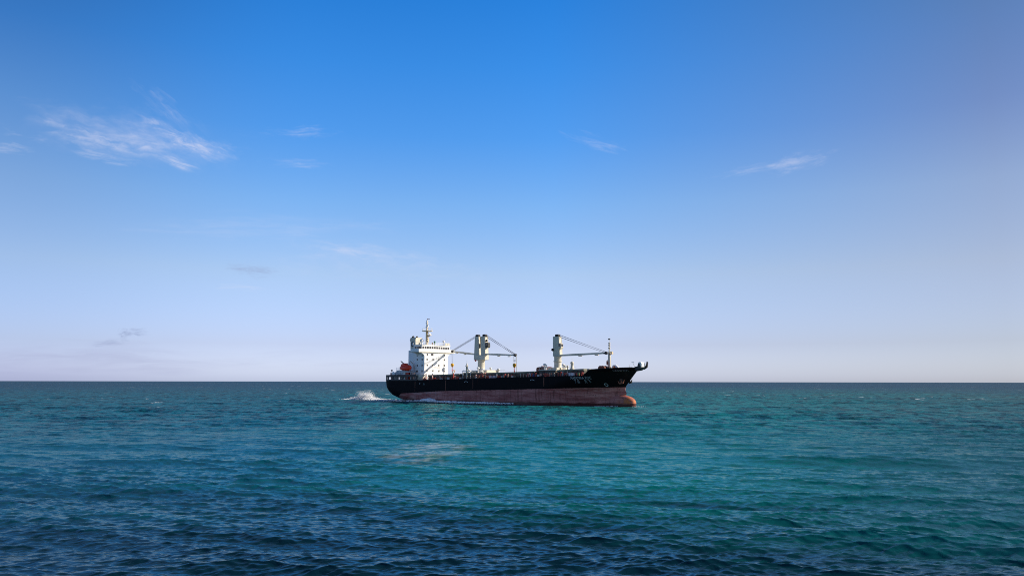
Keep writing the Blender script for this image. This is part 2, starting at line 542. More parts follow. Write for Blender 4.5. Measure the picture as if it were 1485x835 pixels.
def make_sea():
    V, F, r, half = sea_grid()
    # the rest of the disc round the viewer, coarse, 30 cm lower where it tucks under the fine sheet
    me = bpy.data.meshes.new('sea')
    th = np.linspace(half - .01, 2 * math.pi - half + .01, 90)
    rr = np.geomspace(14, r[-1], 60)
    TH, RR = np.meshgrid(th, rr)
    V2 = np.stack([RR * np.sin(TH), RR * np.cos(TH), np.full_like(RR, -.3)], -1).reshape(-1, 3)
    nr, na = TH.shape
    i = (np.arange(nr - 1)[:, None] * na + np.arange(na - 1)[None, :]).ravel() + len(V)
    F2 = np.stack([i, i + 1, i + na + 1, i + na], -1)
    V = np.concatenate([V, V2])
    F = np.concatenate([F, F2])
    F = F[:, ::-1]
    me.vertices.add(len(V))
    me.vertices.foreach_set('co', V.astype(np.float32).ravel())
    me.loops.add(F.size)
    me.loops.foreach_set('vertex_index', F.astype(np.int32).ravel())
    me.polygons.add(len(F))
    me.polygons.foreach_set('loop_start', (np.arange(len(F)) * 4).astype(np.int32))
    me.polygons.foreach_set('use_smooth', np.ones(len(F), dtype=bool))
    me.update(calc_edges=True)
    o = bpy.data.objects.new('sea', me)
    COL.objects.link(o)
    o['kind'] = 'structure'
    m = bpy.data.materials.new('sea_water')
    m.use_nodes = True
    T = NT(m.node_tree)
    b = m.node_tree.nodes['Principled BSDF']
    co = T.n('ShaderNodeTexCoord').outputs['Object']
    x, y, z = T.sep(co)
    # water colour by distance: navy close in, turquoise in the middle, slate far out
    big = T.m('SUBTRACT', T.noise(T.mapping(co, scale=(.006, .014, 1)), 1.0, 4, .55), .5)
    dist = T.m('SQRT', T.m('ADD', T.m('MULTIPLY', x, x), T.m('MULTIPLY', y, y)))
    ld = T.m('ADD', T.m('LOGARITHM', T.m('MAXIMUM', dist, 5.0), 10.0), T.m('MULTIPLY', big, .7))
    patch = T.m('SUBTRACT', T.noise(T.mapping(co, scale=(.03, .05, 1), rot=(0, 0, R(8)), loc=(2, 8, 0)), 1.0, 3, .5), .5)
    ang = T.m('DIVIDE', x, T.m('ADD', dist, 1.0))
    mid_band = T.ss(T.m('ADD', T.m('ADD', ld, T.m('MULTIPLY', patch, .5)), T.m('MULTIPLY', ang, .12)), 1.54, 1.9)
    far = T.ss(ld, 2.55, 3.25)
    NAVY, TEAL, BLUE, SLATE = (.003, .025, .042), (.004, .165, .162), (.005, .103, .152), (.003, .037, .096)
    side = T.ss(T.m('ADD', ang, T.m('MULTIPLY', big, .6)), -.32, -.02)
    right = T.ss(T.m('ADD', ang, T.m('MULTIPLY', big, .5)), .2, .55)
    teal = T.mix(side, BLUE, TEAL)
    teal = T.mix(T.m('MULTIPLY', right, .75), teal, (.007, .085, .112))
    col = T.mix(mid_band, NAVY, teal)
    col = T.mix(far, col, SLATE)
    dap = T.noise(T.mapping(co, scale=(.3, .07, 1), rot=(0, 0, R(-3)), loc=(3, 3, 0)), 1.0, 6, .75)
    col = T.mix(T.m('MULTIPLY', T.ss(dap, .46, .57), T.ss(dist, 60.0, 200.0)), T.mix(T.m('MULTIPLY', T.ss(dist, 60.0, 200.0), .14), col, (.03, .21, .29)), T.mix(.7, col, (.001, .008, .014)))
    # the lit house's reflection, painted into the water colour as pale streaks
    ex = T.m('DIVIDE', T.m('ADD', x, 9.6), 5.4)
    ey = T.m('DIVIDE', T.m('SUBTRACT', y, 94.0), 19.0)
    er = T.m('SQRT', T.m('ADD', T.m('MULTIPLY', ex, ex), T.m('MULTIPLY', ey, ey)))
    refl_streaks = T.noise(T.mapping(co, scale=(.45, 1.1, 1), rot=(0, 0, R(6))), 1.0, 5, .62, .4)
    refl_patch = T.m('MULTIPLY', T.ss(T.m('ADD', er, T.m('MULTIPLY', patch, 1.5)), 1.1, .2), T.ss(refl_streaks, .4, .7))
    col = T.mix(T.m('MULTIPLY', refl_patch, .66), col, (.55, .62, .63))
    # scattered whitecaps on the crests far out
    wc = T.noise(T.mapping(co, scale=(.11, .034, 1)), 1.0, 5, .7)
    wc2 = T.noise(T.mapping(co, scale=(.004, .004, 1), loc=(4, 1, 0)), 1.0, 2, .5)
    cap = T.m('MULTIPLY', T.ss(wc, .635, .67), T.m('MULTIPLY', T.ss(dist, 170.0, 330.0), T.ss(wc2, .45, .58)))
    col = T.mix(cap, col, (.75, .78, .8))
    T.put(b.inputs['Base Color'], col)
    streak = T.noise(T.mapping(co, scale=(.16, .022, 1), rot=(0, 0, R(2))), 1.0, 5, .7)
    b.inputs['Roughness'].default_value = 1.0
    b.inputs['Specular IOR Level'].default_value = 0.0
    gl = T.n('ShaderNodeBsdfGlossy')
    T.put(gl.inputs['Roughness'], T.m('ADD', .12, T.m('MULTIPLY', T.ss(dist, 60.0, 500.0), T.m('ADD', .12, T.m('MULTIPLY', T.ss(streak, .3, .7), .25)))))
    gl.inputs['Color'].default_value = (.88, .91, .82, 1)
    fr_ = T.n('ShaderNodeFresnel')
    fr_.inputs['IOR'].default_value = 1.18
    # waves too small to model hide part of each other's bright grazing reflection, more so far out
    cap_ = T.m('ADD', .37, T.m('MULTIPLY', T.ss(ld, 1.7, 2.6), -.18))
    mixs = T.n('ShaderNodeMixShader')
    T.put(mixs.inputs[0], T.m('MULTIPLY', fr_.outputs[0], cap_))
    m.node_tree.links.new(b.outputs[0], mixs.inputs[1])
    m.node_tree.links.new(gl.outputs[0], mixs.inputs[2])
    m.node_tree.links.new(mixs.outputs[0], m.node_tree.nodes['Material Output'].inputs[0])
    # ripples too small for the mesh near by, and the chop too fine for it far away
    h1 = T.noise(T.mapping(co, scale=(1.5, 3.8, 1), rot=(0, 0, R(10))), 1.0, 3, .55, .5)
    h2 = T.noise(T.mapping(co, scale=(.16, .34, 1), rot=(0, 0, R(10)), loc=(5, 2, 0)), 1.0, 4, .55, .2)
    bp = T.n('ShaderNodeBump')
    bp.inputs['Strength'].default_value = 1.0
    bp.inputs['Distance'].default_value = .045
    T.put(bp.inputs['Height'], h1)
    bp2 = T.n('ShaderNodeBump')
    T.put(bp2.inputs['Strength'], T.ss(dist, 60.0, 240.0))
    bp2.inputs['Distance'].default_value = 1.7
    T.put(bp2.inputs['Height'], h2)
    T.put(bp2.inputs['Normal'], bp.outputs[0])
    for q_ in (b, gl, fr_):
        T.put(q_.inputs['Normal'], bp2.outputs[0])
    me.materials.append(m)
    return o


make_sea()

# ------------------------------------------------------------------ the ship
HEAD = R(-40)
SHIP = empty('cargo_ship', loc=(-43.76, 326.85, 0.0),
             label='black and red cargo ship with white bridge house and folded deck cranes', cat='ship')
SHIP.rotation_euler = (0, 0, HEAD)
HB = 9.4


def ip(x, xs, ys):
    return float(np.interp(x, xs, ys))


def ztop(x):
    return ip(x, [-3, 17, 30, 73, 94.7, 97.2, 106, 110.5, 113.4], [8.3, 8.5, 8.72, 9.62, 9.98, 11.85, 12.35, 12.6, 12.85])


def xstern(z):
    return ip(z, [-4.5, -1.5, 0, 1.4, 2.6, 4, 5.5, 8, 11], [14, 7, 3.8, 1.6, -.2, -1.6, -2.4, -2.7, -2.7])


def xstem0(z):
    return ip(z, [-4.5, 4.0, 5.0, 6.0, 6.7, 8.75, 10.6, 12.6, 13.6], [104.6, 105.0, 105.05, 105.2, 105.55, 107.3, 108.9, 110.7, 111.6])


BC, BA, BZ, BH, BW, BE = 100.8, 8.1, .85, 3.05, 2.3, 2.5


def xbulb(z):
    k = abs(z - BZ) / BH
    return BC + BA * (1 - k ** BE) ** (1 / BE) if k < 1 else -1e3


def xstem(z):
    a, b_ = xstem0(z), xbulb(z)
    # fillet where the bulb runs up into the stem
    e = 1.4
    f = math.exp(-((z - 4.2) / .7) ** 2) * .6 if z > 3.6 else 0
    return max(a + f, b_)


def half(x, z):
    lo = np.interp
    xs = xstern(z)
    bt = float(lo(z, [-3, 0, 1.4, 2.6, 4.5, 6.5, 10], [.3, 2.2, 5.0, 6.9, 7.8, 8.3, 8.5]))
    lr = float(lo(z, [-3, 0, 2.0, 3.5, 5.5, 7], [34, 26, 17, 11, 6, 5]))
    t = min(1, max(0, (x - xs) / lr))
    run = bt + (HB - bt) * (1 - (1 - t) ** 2.2)
    # rounded quarter
    q = min(1, max(0, (x - xs) / 1.6))
    run -= 1.2 * (1 - math.sqrt(max(0, 1 - (1 - q) ** 2)))
    le = float(lo(z, [-3, 0, 5, 9, 12.5], [36, 34, 29, 22, 17]))
    pe = float(lo(z, [-3, 5, 9, 12.5], [1.75, 1.85, 2.75, 3.4]))
    d = max(0, xstem0(z) - x)
    e = min(1, d / le)
    ent = 1 - (1 - e) ** pe
    b_ = max(0, run) * ent
    k = abs(z - BZ) / BH
    if k < 1:
        kx = abs(x - BC) / BA
        if x > BC and kx < 1:
            rr = 1 - kx ** BE - k ** BE
            if rr > 0:
                b_ = max(b_, BW * rr ** (1 / BE) * 1.0, BW * (1 - kx ** BE) ** (1 / BE) * math.sqrt(max(0, 1 - (k / (1 - kx ** BE) ** (1 / BE)) ** 2)) if kx < 1 else 0)
    return b_


def hull_mesh():
    zb = -4.2
    NS, NTt = 84, 230
    tt = [0.5 - 0.5 * math.cos(math.pi * (i / (NTt - 1))) for i in range(NTt)]
    tt = [.35 * a + .65 * i / (NTt - 1) for i, a in enumerate(tt)]
    mb = MB()
    rows = []
    for sidx in range(NS):
        s = sidx / (NS - 1)
        row = []
        for t in tt:
            x = t * 108
            for _ in range(5):
                z = zb + s * (ztop(x) - zb)
                x = xstern(z) + (xstem(z) - xstern(z)) * t
            row.append((x, half(x, z), z))
        rows.append(row)
    for sgn in (-1, 1):
        vs = [(x, sgn * b_, z) for row in rows for (x, b_, z) in row]
        fs = []
        for j in range(NS - 1):
            for i in range(NTt - 1):
                a = j * NTt + i
                q = (a, a + 1, a + NTt + 1, a + NTt)
                fs.append(q if sgn < 0 else q[::-1])
        mb.add(vs, fs, True)
    # transom
    tv = [rows[j][0] for j in range(NS)]
    vs = [(x, -b_, z) for x, b_, z in tv] + [(x, b_, z) for x, b_, z in tv]
    mb.add(vs, [(j, j + 1, NS + j + 1, NS + j) for j in range(NS - 1)])
    me = bpy.data.meshes.new('hull')
    me.from_pydata(mb.v, [], mb.f)
    me.polygons.foreach_set('use_smooth', mb.smooth)
    me.materials.append(M['hull'])
    bm = bmesh.new()
    bm.from_mesh(me)
    bmesh.ops.remove_doubles(bm, verts=bm.verts, dist=.004)
    bmesh.ops.recalc_face_normals(bm, faces=bm.faces)
    bm.to_mesh(me)
    bm.free()
    o = bpy.data.objects.new('hull', me)
    COL.objects.link(o)
    o.parent = SHIP
    return o, rows[-1]


hull, sheer = hull_mesh()


def part(name, mb, m, parent=SHIP, **kw):
    return mb.build(name, M[m], parent, **kw)


# decks inside the bulwark line
mb = MB()
xs_ = [p[0] for p in sheer]
L_ = [(x, max(0.0, b_ - .12), z - (.12 if x < 95 else .95)) for x, b_, z in sheer if x < 110.2 and (x < 94.6 or x > 97.3)]
for seg in ([p for p in L_ if p[0] < 95], [p for p in L_ if p[0] > 95]):
    vs = [(x, -b_, z) for x, b_, z in seg] + [(x, b_, z) for x, b_, z in seg]
    n = len(seg)
    mb.add(vs, [(i, i + 1, n + i + 1, n + i) for i in range(n - 1)])
# break of the forecastle
mb.bx(97.0, 97.25, -8.2, 8.2, 9.9, 11.0)
part('deck', mb, 'deckp')

# poop bulwark: top rail on posts, open freeing ports between
mb = MB()
edge = [(x, b_, z) for x, b_, z in sheer if x < 16.9]
edge = [(-2.7, 0.0, 8.3)] + [(-2.7, y, 8.3) for y in (2.5, 5.0)] + edge
posts_x = [-2.62, .2, 3.2, 6.0, 8.8, 11.6, 14.2, 16.7]
for sgn in (-1, 1):
    pts = [(x, sgn * (max(0, b_ - .05))) for x, b_, z in edge]
    for a, b_ in zip(pts[:-1], pts[1:]):
        za, zb = ip(a[0], [-3, 17], [10.12, 10.22]), ip(b_[0], [-3, 17], [10.12, 10.22])
        if (Vector(a) - Vector(b_)).length > .01:
            mb.beam((a[0], a[1], za), (b_[0], b_[1], zb), .22, .85)
            mb.beam((a[0], a[1], 8.5), (b_[0], b_[1], 8.52), .16, .5)
    for px in posts_x:
        y = sgn * (half(px, 8.4) - .06)
        mb.bx(px - .32, px + .32, y - .1, y + .1, 8.3, 10.2)
part('bulwark', mb, 'black')
# bow bulwark: low rail above the forecastle plating
# deck edge railing (main deck, both sides)
for sgn in (-1, 1):
    mb = MB()
    for x in np.arange(18, 95, 1.6):
        y = sgn * (half(x, ztop(x)) - .2)
        mb.bx(x - .035, x + .035, y - .035, y + .035, ztop(x) - .1, ztop(x) + 1.05)
    for hz in (.4, .72, 1.05):
        xs2 = list(np.arange(18, 95, 4.0)) + [94.6]
        for a, b_ in zip(xs2[:-1], xs2[1:]):
            mb.beam((a, sgn * (half(a, ztop(a)) - .2), ztop(a) + hz), (b_, sgn * (half(b_, ztop(b_)) - .2), ztop(b_) + hz), .045, .045)
    part('railing', mb, 'brownrust')

# ---- bridge house
HX0, HX1, HW = 11.6, 18.0, 6.5
ss_ = MB()
ss_.bx(HX0, HX1, -HW, HW, 8.4, 19.25)
house = part('superstructure', ss_, 'white', bevel=.06)
mb = MB()
mb.bx(4.6, 11.58, -2.6, 2.6, 8.3, 20.4)
part('engine_casing', mb, 'white', house)
# bridge deck slab reaching out to both wings, on tapered brackets
mb = MB()
mb.bx(13.2, 18.5, -10.0, 10.0, 19.26, 19.5)
part('bridge_deck', mb, 'cream', house)
mb = MB()
for y0, y1, x0, x1 in ((-10.0, 10.0, 18.36, 18.5), (-10.0, -9.86, 14.0, 18.36), (9.86, 10.0, 14.0, 18.36), (-10, -7.7, 13.9, 14.0), (7.7, 10, 13.9, 14.0)):
    mb.bx(x0, x1, y0, y1, 19.5, 20.62)
part('wing_bulwark', mb, 'white', house)
for sgn in (-1, 1):
    b0 = MB()
    prof = [(sgn * HW, 17.9), (sgn * 7.0, 18.55), (sgn * 8.0, 18.95), (sgn * 9.8, 19.25), (sgn * HW, 19.25)]
    b0.prism(prof, 17.2, 17.99, axis='x')
    part('wing_bracket', b0, 'white', house)
    b0 = MB()
    b0.prism(prof, 14.0, 14.4, axis='x')
    part('wing_bracket', b0, 'white', house)
wh = MB()
wh.bx(13.0, 17.7, -7.7, 7.7, 19.5, 22.1)
wh.bx(12.8, 17.95, -7.95, 7.95, 22.1, 22.28)
wheelhouse = part('wheelhouse', wh, 'white', house)
# wheelhouse windows
win = MB()
win.bx(-.03, .03, -.5, .5, -.42, .42)
w0 = part('wheelhouse_window', win, 'glass', house)
ys = np.linspace(-6.95, 6.95, 12)
for i, y in enumerate(ys):
    o = w0 if i == 0 else repeat(w0)
    o.location = (17.71, float(y), 21.2)
wsd = MB()
wsd.bx(-.55, .55, -.03, .03, -.42, .42)
w1 = part('wheelhouse_window', wsd, 'glass', house)
for i, x in enumerate((14.2, 15.7, 16.9)):
    o = w1 if i == 0 else repeat(w1)
    o.location = (x, -7.71, 21.2)
# accommodation windows
win = MB()
win.bx(-.02, .03, -.34, .34, -.36, .36)
w0 = part('window', win, 'glass', house)
first = True
for z in (18.45, 16.55, 14.3, 12.05):
    for y in (-4.95, -1.85, 1.4, 4.55):
        if z > 18 and y > 0 and y < 3:
            continue
        o = w0 if first else repeat(w0)
        first = False
        o.location = (18.0, y + random.uniform(-.12, .12), z)
        if z > 18 and y == -1.85:
            o.location = (18.0, -2.3, 18.45)
            o.scale = (1, 1.9, 1.15)
wsd = MB()
wsd.bx(-.33, .33, -.03, .02, -.34, .34)
w1 = part('window', wsd, 'glassside', house)
first = True
for z in (18.1, 16.5, 14.2, 12.0):
    for x in (14.0, 16.75):
        o = w1 if first else repeat(w1)
        first = False
        o.location = (x, -6.5, z)
mb = MB()
mb.bx(13.2, 14.3, -6.56, -6.5, 11.6, 12.1)
part('vent_grille', mb, 'dark', house)
# monkey island railing and fittings
mb = MB()
for x, y in [(17.8, y) for y in np.arange(-7.8, 7.9, 1.3)] + [(x, -7.8) for x in (13, 14.3, 15.6)] + [(x, 7.8) for x in (13, 14.3, 15.6)]:
    mb.bx(x - .03, x + .03, y - .03, y + .03, 22.28, 23.2)
for z in (22.7, 23.2):
    mb.bx(17.77, 17.83, -7.8, 7.8, z - .03, z + .03)
    for y in (-7.8, 7.8):
        mb.bx(13, 17.8, y - .03, y + .03, z - .03, z + .03)
part('roof_railing', mb, 'white', house)
mb = MB()
mb.bx(17.6, 17.75, 5.0, 7.6, 22.4, 23.3)
part('wind_screen', mb, 'cream', house)
mb = MB()
mb.bx(15.0, 17.2, -7.9, -6.0, 19.6, 20.9)
# bridge wing lockers and searchlight
mb = MB()
mb.tube((18.2, -9.3, 20.7), (18.2, -9.3, 20.2), .1)
mb.ball((18.3, -9.2, 20.85), .42)
part('searchlight', mb, 'dark', house)
mb = MB()
mb.lathe((17.4, -.5, 22.28), [(.22, 0), (.22, .75), (.36, .9), (.36, 1.45), (.2, 1.6)], 12)
part('signal_lamp', mb, 'green', house)
mb = MB()
mb.lathe((17.3, -1.6, 22.28), [(.25, 0), (.25, .9), (.12, 1.0)], 12)
part('compass', mb, 'brownrust', house)
# lettering painted on the front of the house


def text_mesh(txt, size, spacing=1.0):
    cu = bpy.data.curves.new('t', 'FONT')
    cu.body = txt
    cu.size = size
    cu.space_character = spacing
    cu.align_x = 'CENTER'
    cu.align_y = 'CENTER'
    cu.resolution_u = 3
    o = bpy.data.objects.new('t', cu)
    COL.objects.link(o)
    dg = bpy.context.evaluated_depsgraph_get()
    dg.update()
    me = bpy.data.meshes.new_from_object(o.evaluated_get(dg))
    bpy.data.objects.remove(o)
    vs = [tuple(v.co) for v in me.vertices]
    fs = [tuple(p.vertices) for p in me.polygons]
    return vs, fs


def front_text(txt, size, y, z, m, w):
    vs, fs = text_mesh(txt, size, 1.05)
    wid = max(v[0] for v in vs) - min(v[0] for v in vs)
    k = w / wid
    b0 = MB()
    b0.add([(18.02, y + v[0] * k, z + v[1]) for v in vs], fs)
    part('painted_lettering', b0, m, house)


front_text('NO SMOKING', 1.0, -.2, 13.4, 'redtext', 4.6)
front_text('SAFETY FIRST', .85, 0.0, 12.5, 'greytext', 6.6)

# ---- funnel
fn = MB()
fn.prism([(5.0, 20.4), (7.9, 20.4), (7.9, 25.3), (7.6, 25.6), (5.0, 25.6), (4.5, 24.6), (4.9, 23.9)], -1.95, 1.8)
funnel = part('funnel', fn, 'cream', bevel=.05)
mb = MB()
mb.tube((6.3, -1.96, 22.9), (6.3, -2.0, 22.9), 1.0, n=24)
emb = part('emblem', mb, 'black', funnel)
mb = MB()
mb.tube((6.3, -2.0, 22.9), (6.3, -2.03, 22.9), .6, n=24)
part('emblem', mb, 'emblem', funnel)
mb = MB()
mb.bx(5.6, 7.0, -2.05, -2.03, 23.55, 23.75)
part('emblem', mb, 'black', funnel)
mb = MB()
mb.bx(5.6, 7.0, -2.05, -2.03, 22.05, 22.25)
part('emblem', mb, 'black', funnel)
mb = MB()
mb.tube((6.5, -1.955, 21.0), (6.5, -1.97, 21.0), .22)
part('warning_mark', mb, 'redmark', funnel)
for x, y, r in ((5.6, -1.0, .5), (6.5, .3, .38), (5.7, .9, .3)):
    mb = MB()
    mb.tube((x, y, 25.5), (x - .25, y, 26.15), r, n=12)
    part('exhaust_pipe', mb, 'dark', funnel)
mb = MB()
mb.bx(8.0, 8.5, .2, 1.5, 22.1, 23.6)
mb.bx(8.5, 11.4, -.2, 1.6, 21.6, 21.8)
for x in (8.6, 9.8, 11.2):
    mb.tube((x, -.2, 21.8), (x, -.2, 22.8), .05, n=6)
mb.beam((8.6, -.2, 22.8), (11.2, -.2, 22.8), .06, .06)
part('platform', mb, 'grey', funnel)

# ---- radar mast
mm = MB()
mm.lathe((12.5, 0, 20.0), [(.62, 0), (.55, 4), (.5, 8.1), (.33, 8.2), (.3, 12.2), (.12, 12.4), (.08, 13.0)], 12)
mast = part('radar_mast', mm, 'mast')
mb = MB()
mb.prism([(11.2, -1.6), (12.2, -2.0), (14.4, -1.2), (15.2, 0), (14.4, 1.2), (12.2, 2.0), (11.2, 1.6), (10.4, 0)], 27.9, 28.15, axis='z')
part('platform', mb, 'mast', mast)
mb = MB()
for k in range(10):
    t = 2 * math.pi * k / 10
    mb.tube((12.7 + 2.2 * math.cos(t), 1.7 * math.sin(t), 28.15), (12.7 + 2.2 * math.cos(t), 1.7 * math.sin(t), 29.1), .05, n=6)
    t2 = t + 2 * math.pi / 10
    mb.beam((12.7 + 2.2 * math.cos(t), 1.7 * math.sin(t), 29.08), (12.7 + 2.2 * math.cos(t2), 1.7 * math.sin(t2), 29.08), .05, .05)
part('railing', mb, 'white', mast)
mb = MB()
mb.prism([(12.9, -.7), (14.9, -.5), (14.9, .5), (12.9, .7)], 26.2, 26.4, axis='z')
mb.prism([(12.6, 25.4), (14.7, 26.2), (12.6, 26.2)], -.08, .08)
part('platform', mb, 'mast', mast)
mb = MB()
mb.box((14.0, 0, 27.0), (.3, 2.4, .3), rot=.5)
mb.tube((14.0, 0, 26.4), (14.0, 0, 26.9), .25)
part('radar_scanner', mb, 'white', mast)
mb = MB()
mb.box((12.5, 0, 30.5), (.3, 2.6, .28), rot=1.0)
mb.tube((12.9, 0, 30.0), (12.9, 0, 30.4), .3)
part('radar_scanner', mb, 'white', mast)
for z, w in ((29.6, .9), (31.2, .8), (32.0, .6)):
    mb = MB()
    mb.lathe((12.5, 0, z), [(w * .6, 0), (w * .6, .35), (.3, .4)], 10)
    mb.box((12.5, 0, z), (w * 1.7, .2, .15), rot=.6)
    part('signal_light', mb, 'white', mast)
mb = MB()
mb.box((12.9, .3, 32.95), (1.2, .25, .16), rot=.3)
mb.tube((12.5, 0, 32.4), (12.5, 0, 33.1), .1, n=6)
part('wind_vane', mb, 'brownrust', mast)
mb = MB()
mb.bx(13.0, 13.5, -.7, -.2, 24.2, 24.7)
mb.bx(13.0, 13.4, -.2, .2, 23.6, 25.2)
part('lamp_bracket', mb, 'mast', mast)
for x, y, z, r, h in ((17.0, 4.9, 22.28, .5, 1.5), (11.0, -1.5, 22.0, .8, 2.0)):
    mb = MB()
    mb.lathe((x, y, z), [(.16, 0), (.16, h - r * .5), (r * .75, h - r * .45), (r, h + r * .2), (r * .85, h + r * .8), (r * .4, h + r * 1.15)], 16)
    part('satellite_dome', mb, 'white')
mb = MB()
mb.bx(9.9, 11.5, -2.2, -.9, 20.4, 21.95)
part('satellite_dome_base', mb, 'white', house)
for x, y, h in ((16.6, 6.6, 3.0), (16.9, -5.4, 2.6)):
    mb = MB()
    mb.tube((x, y, 22.28), (x, y, 22.28 + h), .05, .025, n=6)
    part('whip_antenna', mb, 'white', house)

# ---- aft deck gear
vt = MB()
vt.lathe((11.6, -4.6, 8.4), [(.95, 0), (.95, 7.1), (1.0, 7.2), (1.45, 7.6), (1.5, 8.2), (1.1, 8.8), (.5, 9.05)], 20)
part('ventilator', vt, 'grey')
mb = MB()
for x in (7.2, 12.6):
    mb.beam((x, -6.9, 8.4), (x, -7.4, 15.0), .3, .3)
    mb.beam((x, -7.4, 15.0), (x, -9.0, 15.9), .26, .3)
    mb.beam((x, -6.2, 8.4), (x, -7.3, 13.0), .2, .2)
mb.beam((7.2, -7.4, 12.1), (12.6, -7.4, 12.1), .25, .3)
mb.beam((7.2, -7.4, 15.0), (12.6, -7.4, 15.0), .16, .2)
part('davit', mb, 'grey')
mb = MB()
mb.bx(6.2, 13.2, -9.1, -5.8, 11.5, 11.7)
for x in (6.6, 9.4, 12.8):
    mb.bx(x - .12, x + .12, -8.8, -8.5, 8.3, 11.5)
for x in np.arange(6.2, 13.3, 1.0):
    mb.bx(x - .03, x + .03, -9.1, -9.04, 11.7, 12.6)
mb.bx(6.2, 13.2, -9.1, -9.04, 12.55, 12.62)
part('boat_deck', mb, 'grey')
for x, y, h in ((3.4, -7.4, 2.6), (4.6, -6.2, 3.0), (6.0, -7.6, 2.2), (5.2, -4.5, 3.6), (7.6, -8.0, 2.4)):
    mb = MB()
    mb.lathe((x, y, 8.3), [(.3, 0), (.3, h - .5), (.62, h - .4), (.62, h), (.25, h + .25)], 12)
    part('ventilator', mb, 'white')
mb = MB()
mb.bx(2.6, 6.4, -7.2, -2.8, 10.0, 12.4)
for x in (2.9, 4.2, 5.6):
    mb.bx(x - .1, x + .1, -7.22, -7.0, 8.3, 10.0)
part('winch_house', mb, 'grey', bevel=.08)
mb = MB()
for x in np.arange(2.6, 6.5, .95):
    mb.tube((x, -7.15, 12.4), (x, -7.15, 13.4), .05, n=6)
mb.beam((2.6, -7.15, 13.4), (6.4, -7.15, 13.4), .06, .06)
mb.beam((2.6, -7.15, 12.9), (6.4, -7.15, 12.9), .05, .05)
part('railing', mb, 'white')
for x, y in ((2.5, -7.9), (8.8, -7.6), (10.6, -7.8)):
    mb = MB()
    mb.tube((x, y - .7, 11.0), (x, y + .7, 11.0), .55, n=14)
    mb.tube((x, y - .8, 11.0), (x, y - .7, 11.0), .85, n=14)
    mb.tube((x, y + .7, 11.0), (x, y + .8, 11.0), .85, n=14)
    mb.bx(x - .5, x + .5, y - .7, y + .7, 8.3, 10.5)
    part('mooring_winch', mb, 'rustred' if x > 10 else 'white')
for x in (1.0, 9.5, 13.6):
    mb = MB()
    mb.bx(x - .5, x + .6, -8.5, -7.9, 10.3, 11.4)
    mb.bx(x - .3, x + .3, -8.4, -8.0, 8.4, 10.3)
    part('vent_box', mb, 'rustpale')
mb = MB()
mb.tube((1.3, -8.4, 8.3), (1.3, -8.4, 12.0), .06, n=6)
mb.ball((1.3, -8.4, 12.3), .36)
part('stern_light', mb, 'dark')
mb = MB()
mb.tube((-2.3, 0, 8.3), (-3.0, 0, 14.2), .07, .04, n=8)
part('ensign_staff', mb, 'white')
mb = MB()
mb.bx(15.8, 19.8, -8.9, -7.9, 8.45, 10.55)
part('deck_locker', mb, 'cream')

# ---- hatches
HATCH = [(20.4, 37.2), (49.6, 72.8), (82.6, 93.6)]


def zc(x):
    return ip(x, [20, 43, 69, 88, 94], [10.45, 11.0, 11.42, 12.05, 12.2])


for (a, b_) in HATCH:
    root = MB()
    root.add([(a, -6.6, ztop(a) - .2), (b_, -6.6, ztop(b_) - .2), (b_, 6.6, ztop(b_) - .2), (a, 6.6, ztop(a) - .2),
              (a, -6.6, zc(a) - .55), (b_, -6.6, zc(b_) - .55), (b_, 6.6, zc(b_) - .55), (a, 6.6, zc(a) - .55)],
             [(3, 2, 1, 0), (4, 5, 6, 7), (0, 1, 5, 4), (1, 2, 6, 5), (2, 3, 7, 6), (3, 0, 4, 7)])
    h = part('cargo_hatch', root, 'coam')
    n = max(3, round((b_ - a) / 4.0))
    for i in range(n):
        x0, x1 = a + (b_ - a) * i / n + .04, a + (b_ - a) * (i + 1) / n - .04
        cv = MB()
        cv.add([(x0, -6.9, zc(x0) - .55), (x1, -6.9, zc(x1) - .55), (x1, 6.9, zc(x1) - .55), (x0, 6.9, zc(x0) - .55),
                (x0, -6.9, zc(x0)), (x1, -6.9, zc(x1)), (x1, 6.9, zc(x1)), (x0, 6.9, zc(x0))],
               [(3, 2, 1, 0), (4, 5, 6, 7), (0, 1, 5, 4), (1, 2, 6, 5), (2, 3, 7, 6), (3, 0, 4, 7)])
        part('hatch_cover', cv, 'coamtop', h)
    for x in np.arange(a + .9, b_ - .3, 1.75):
        x = x + random.uniform(-.25, .25)
        st = MB()
        zt = zc(x) - .6
        st.prism([(-6.62, ztop(x)), (-7.35, ztop(x)), (-6.8, zt), (-6.62, zt)], x - .13, x + .13, axis='x')
        part('coaming_stay', st, random.choice(['rustpale', 'rustred', 'coam', 'grey', 'brownrust']), h)

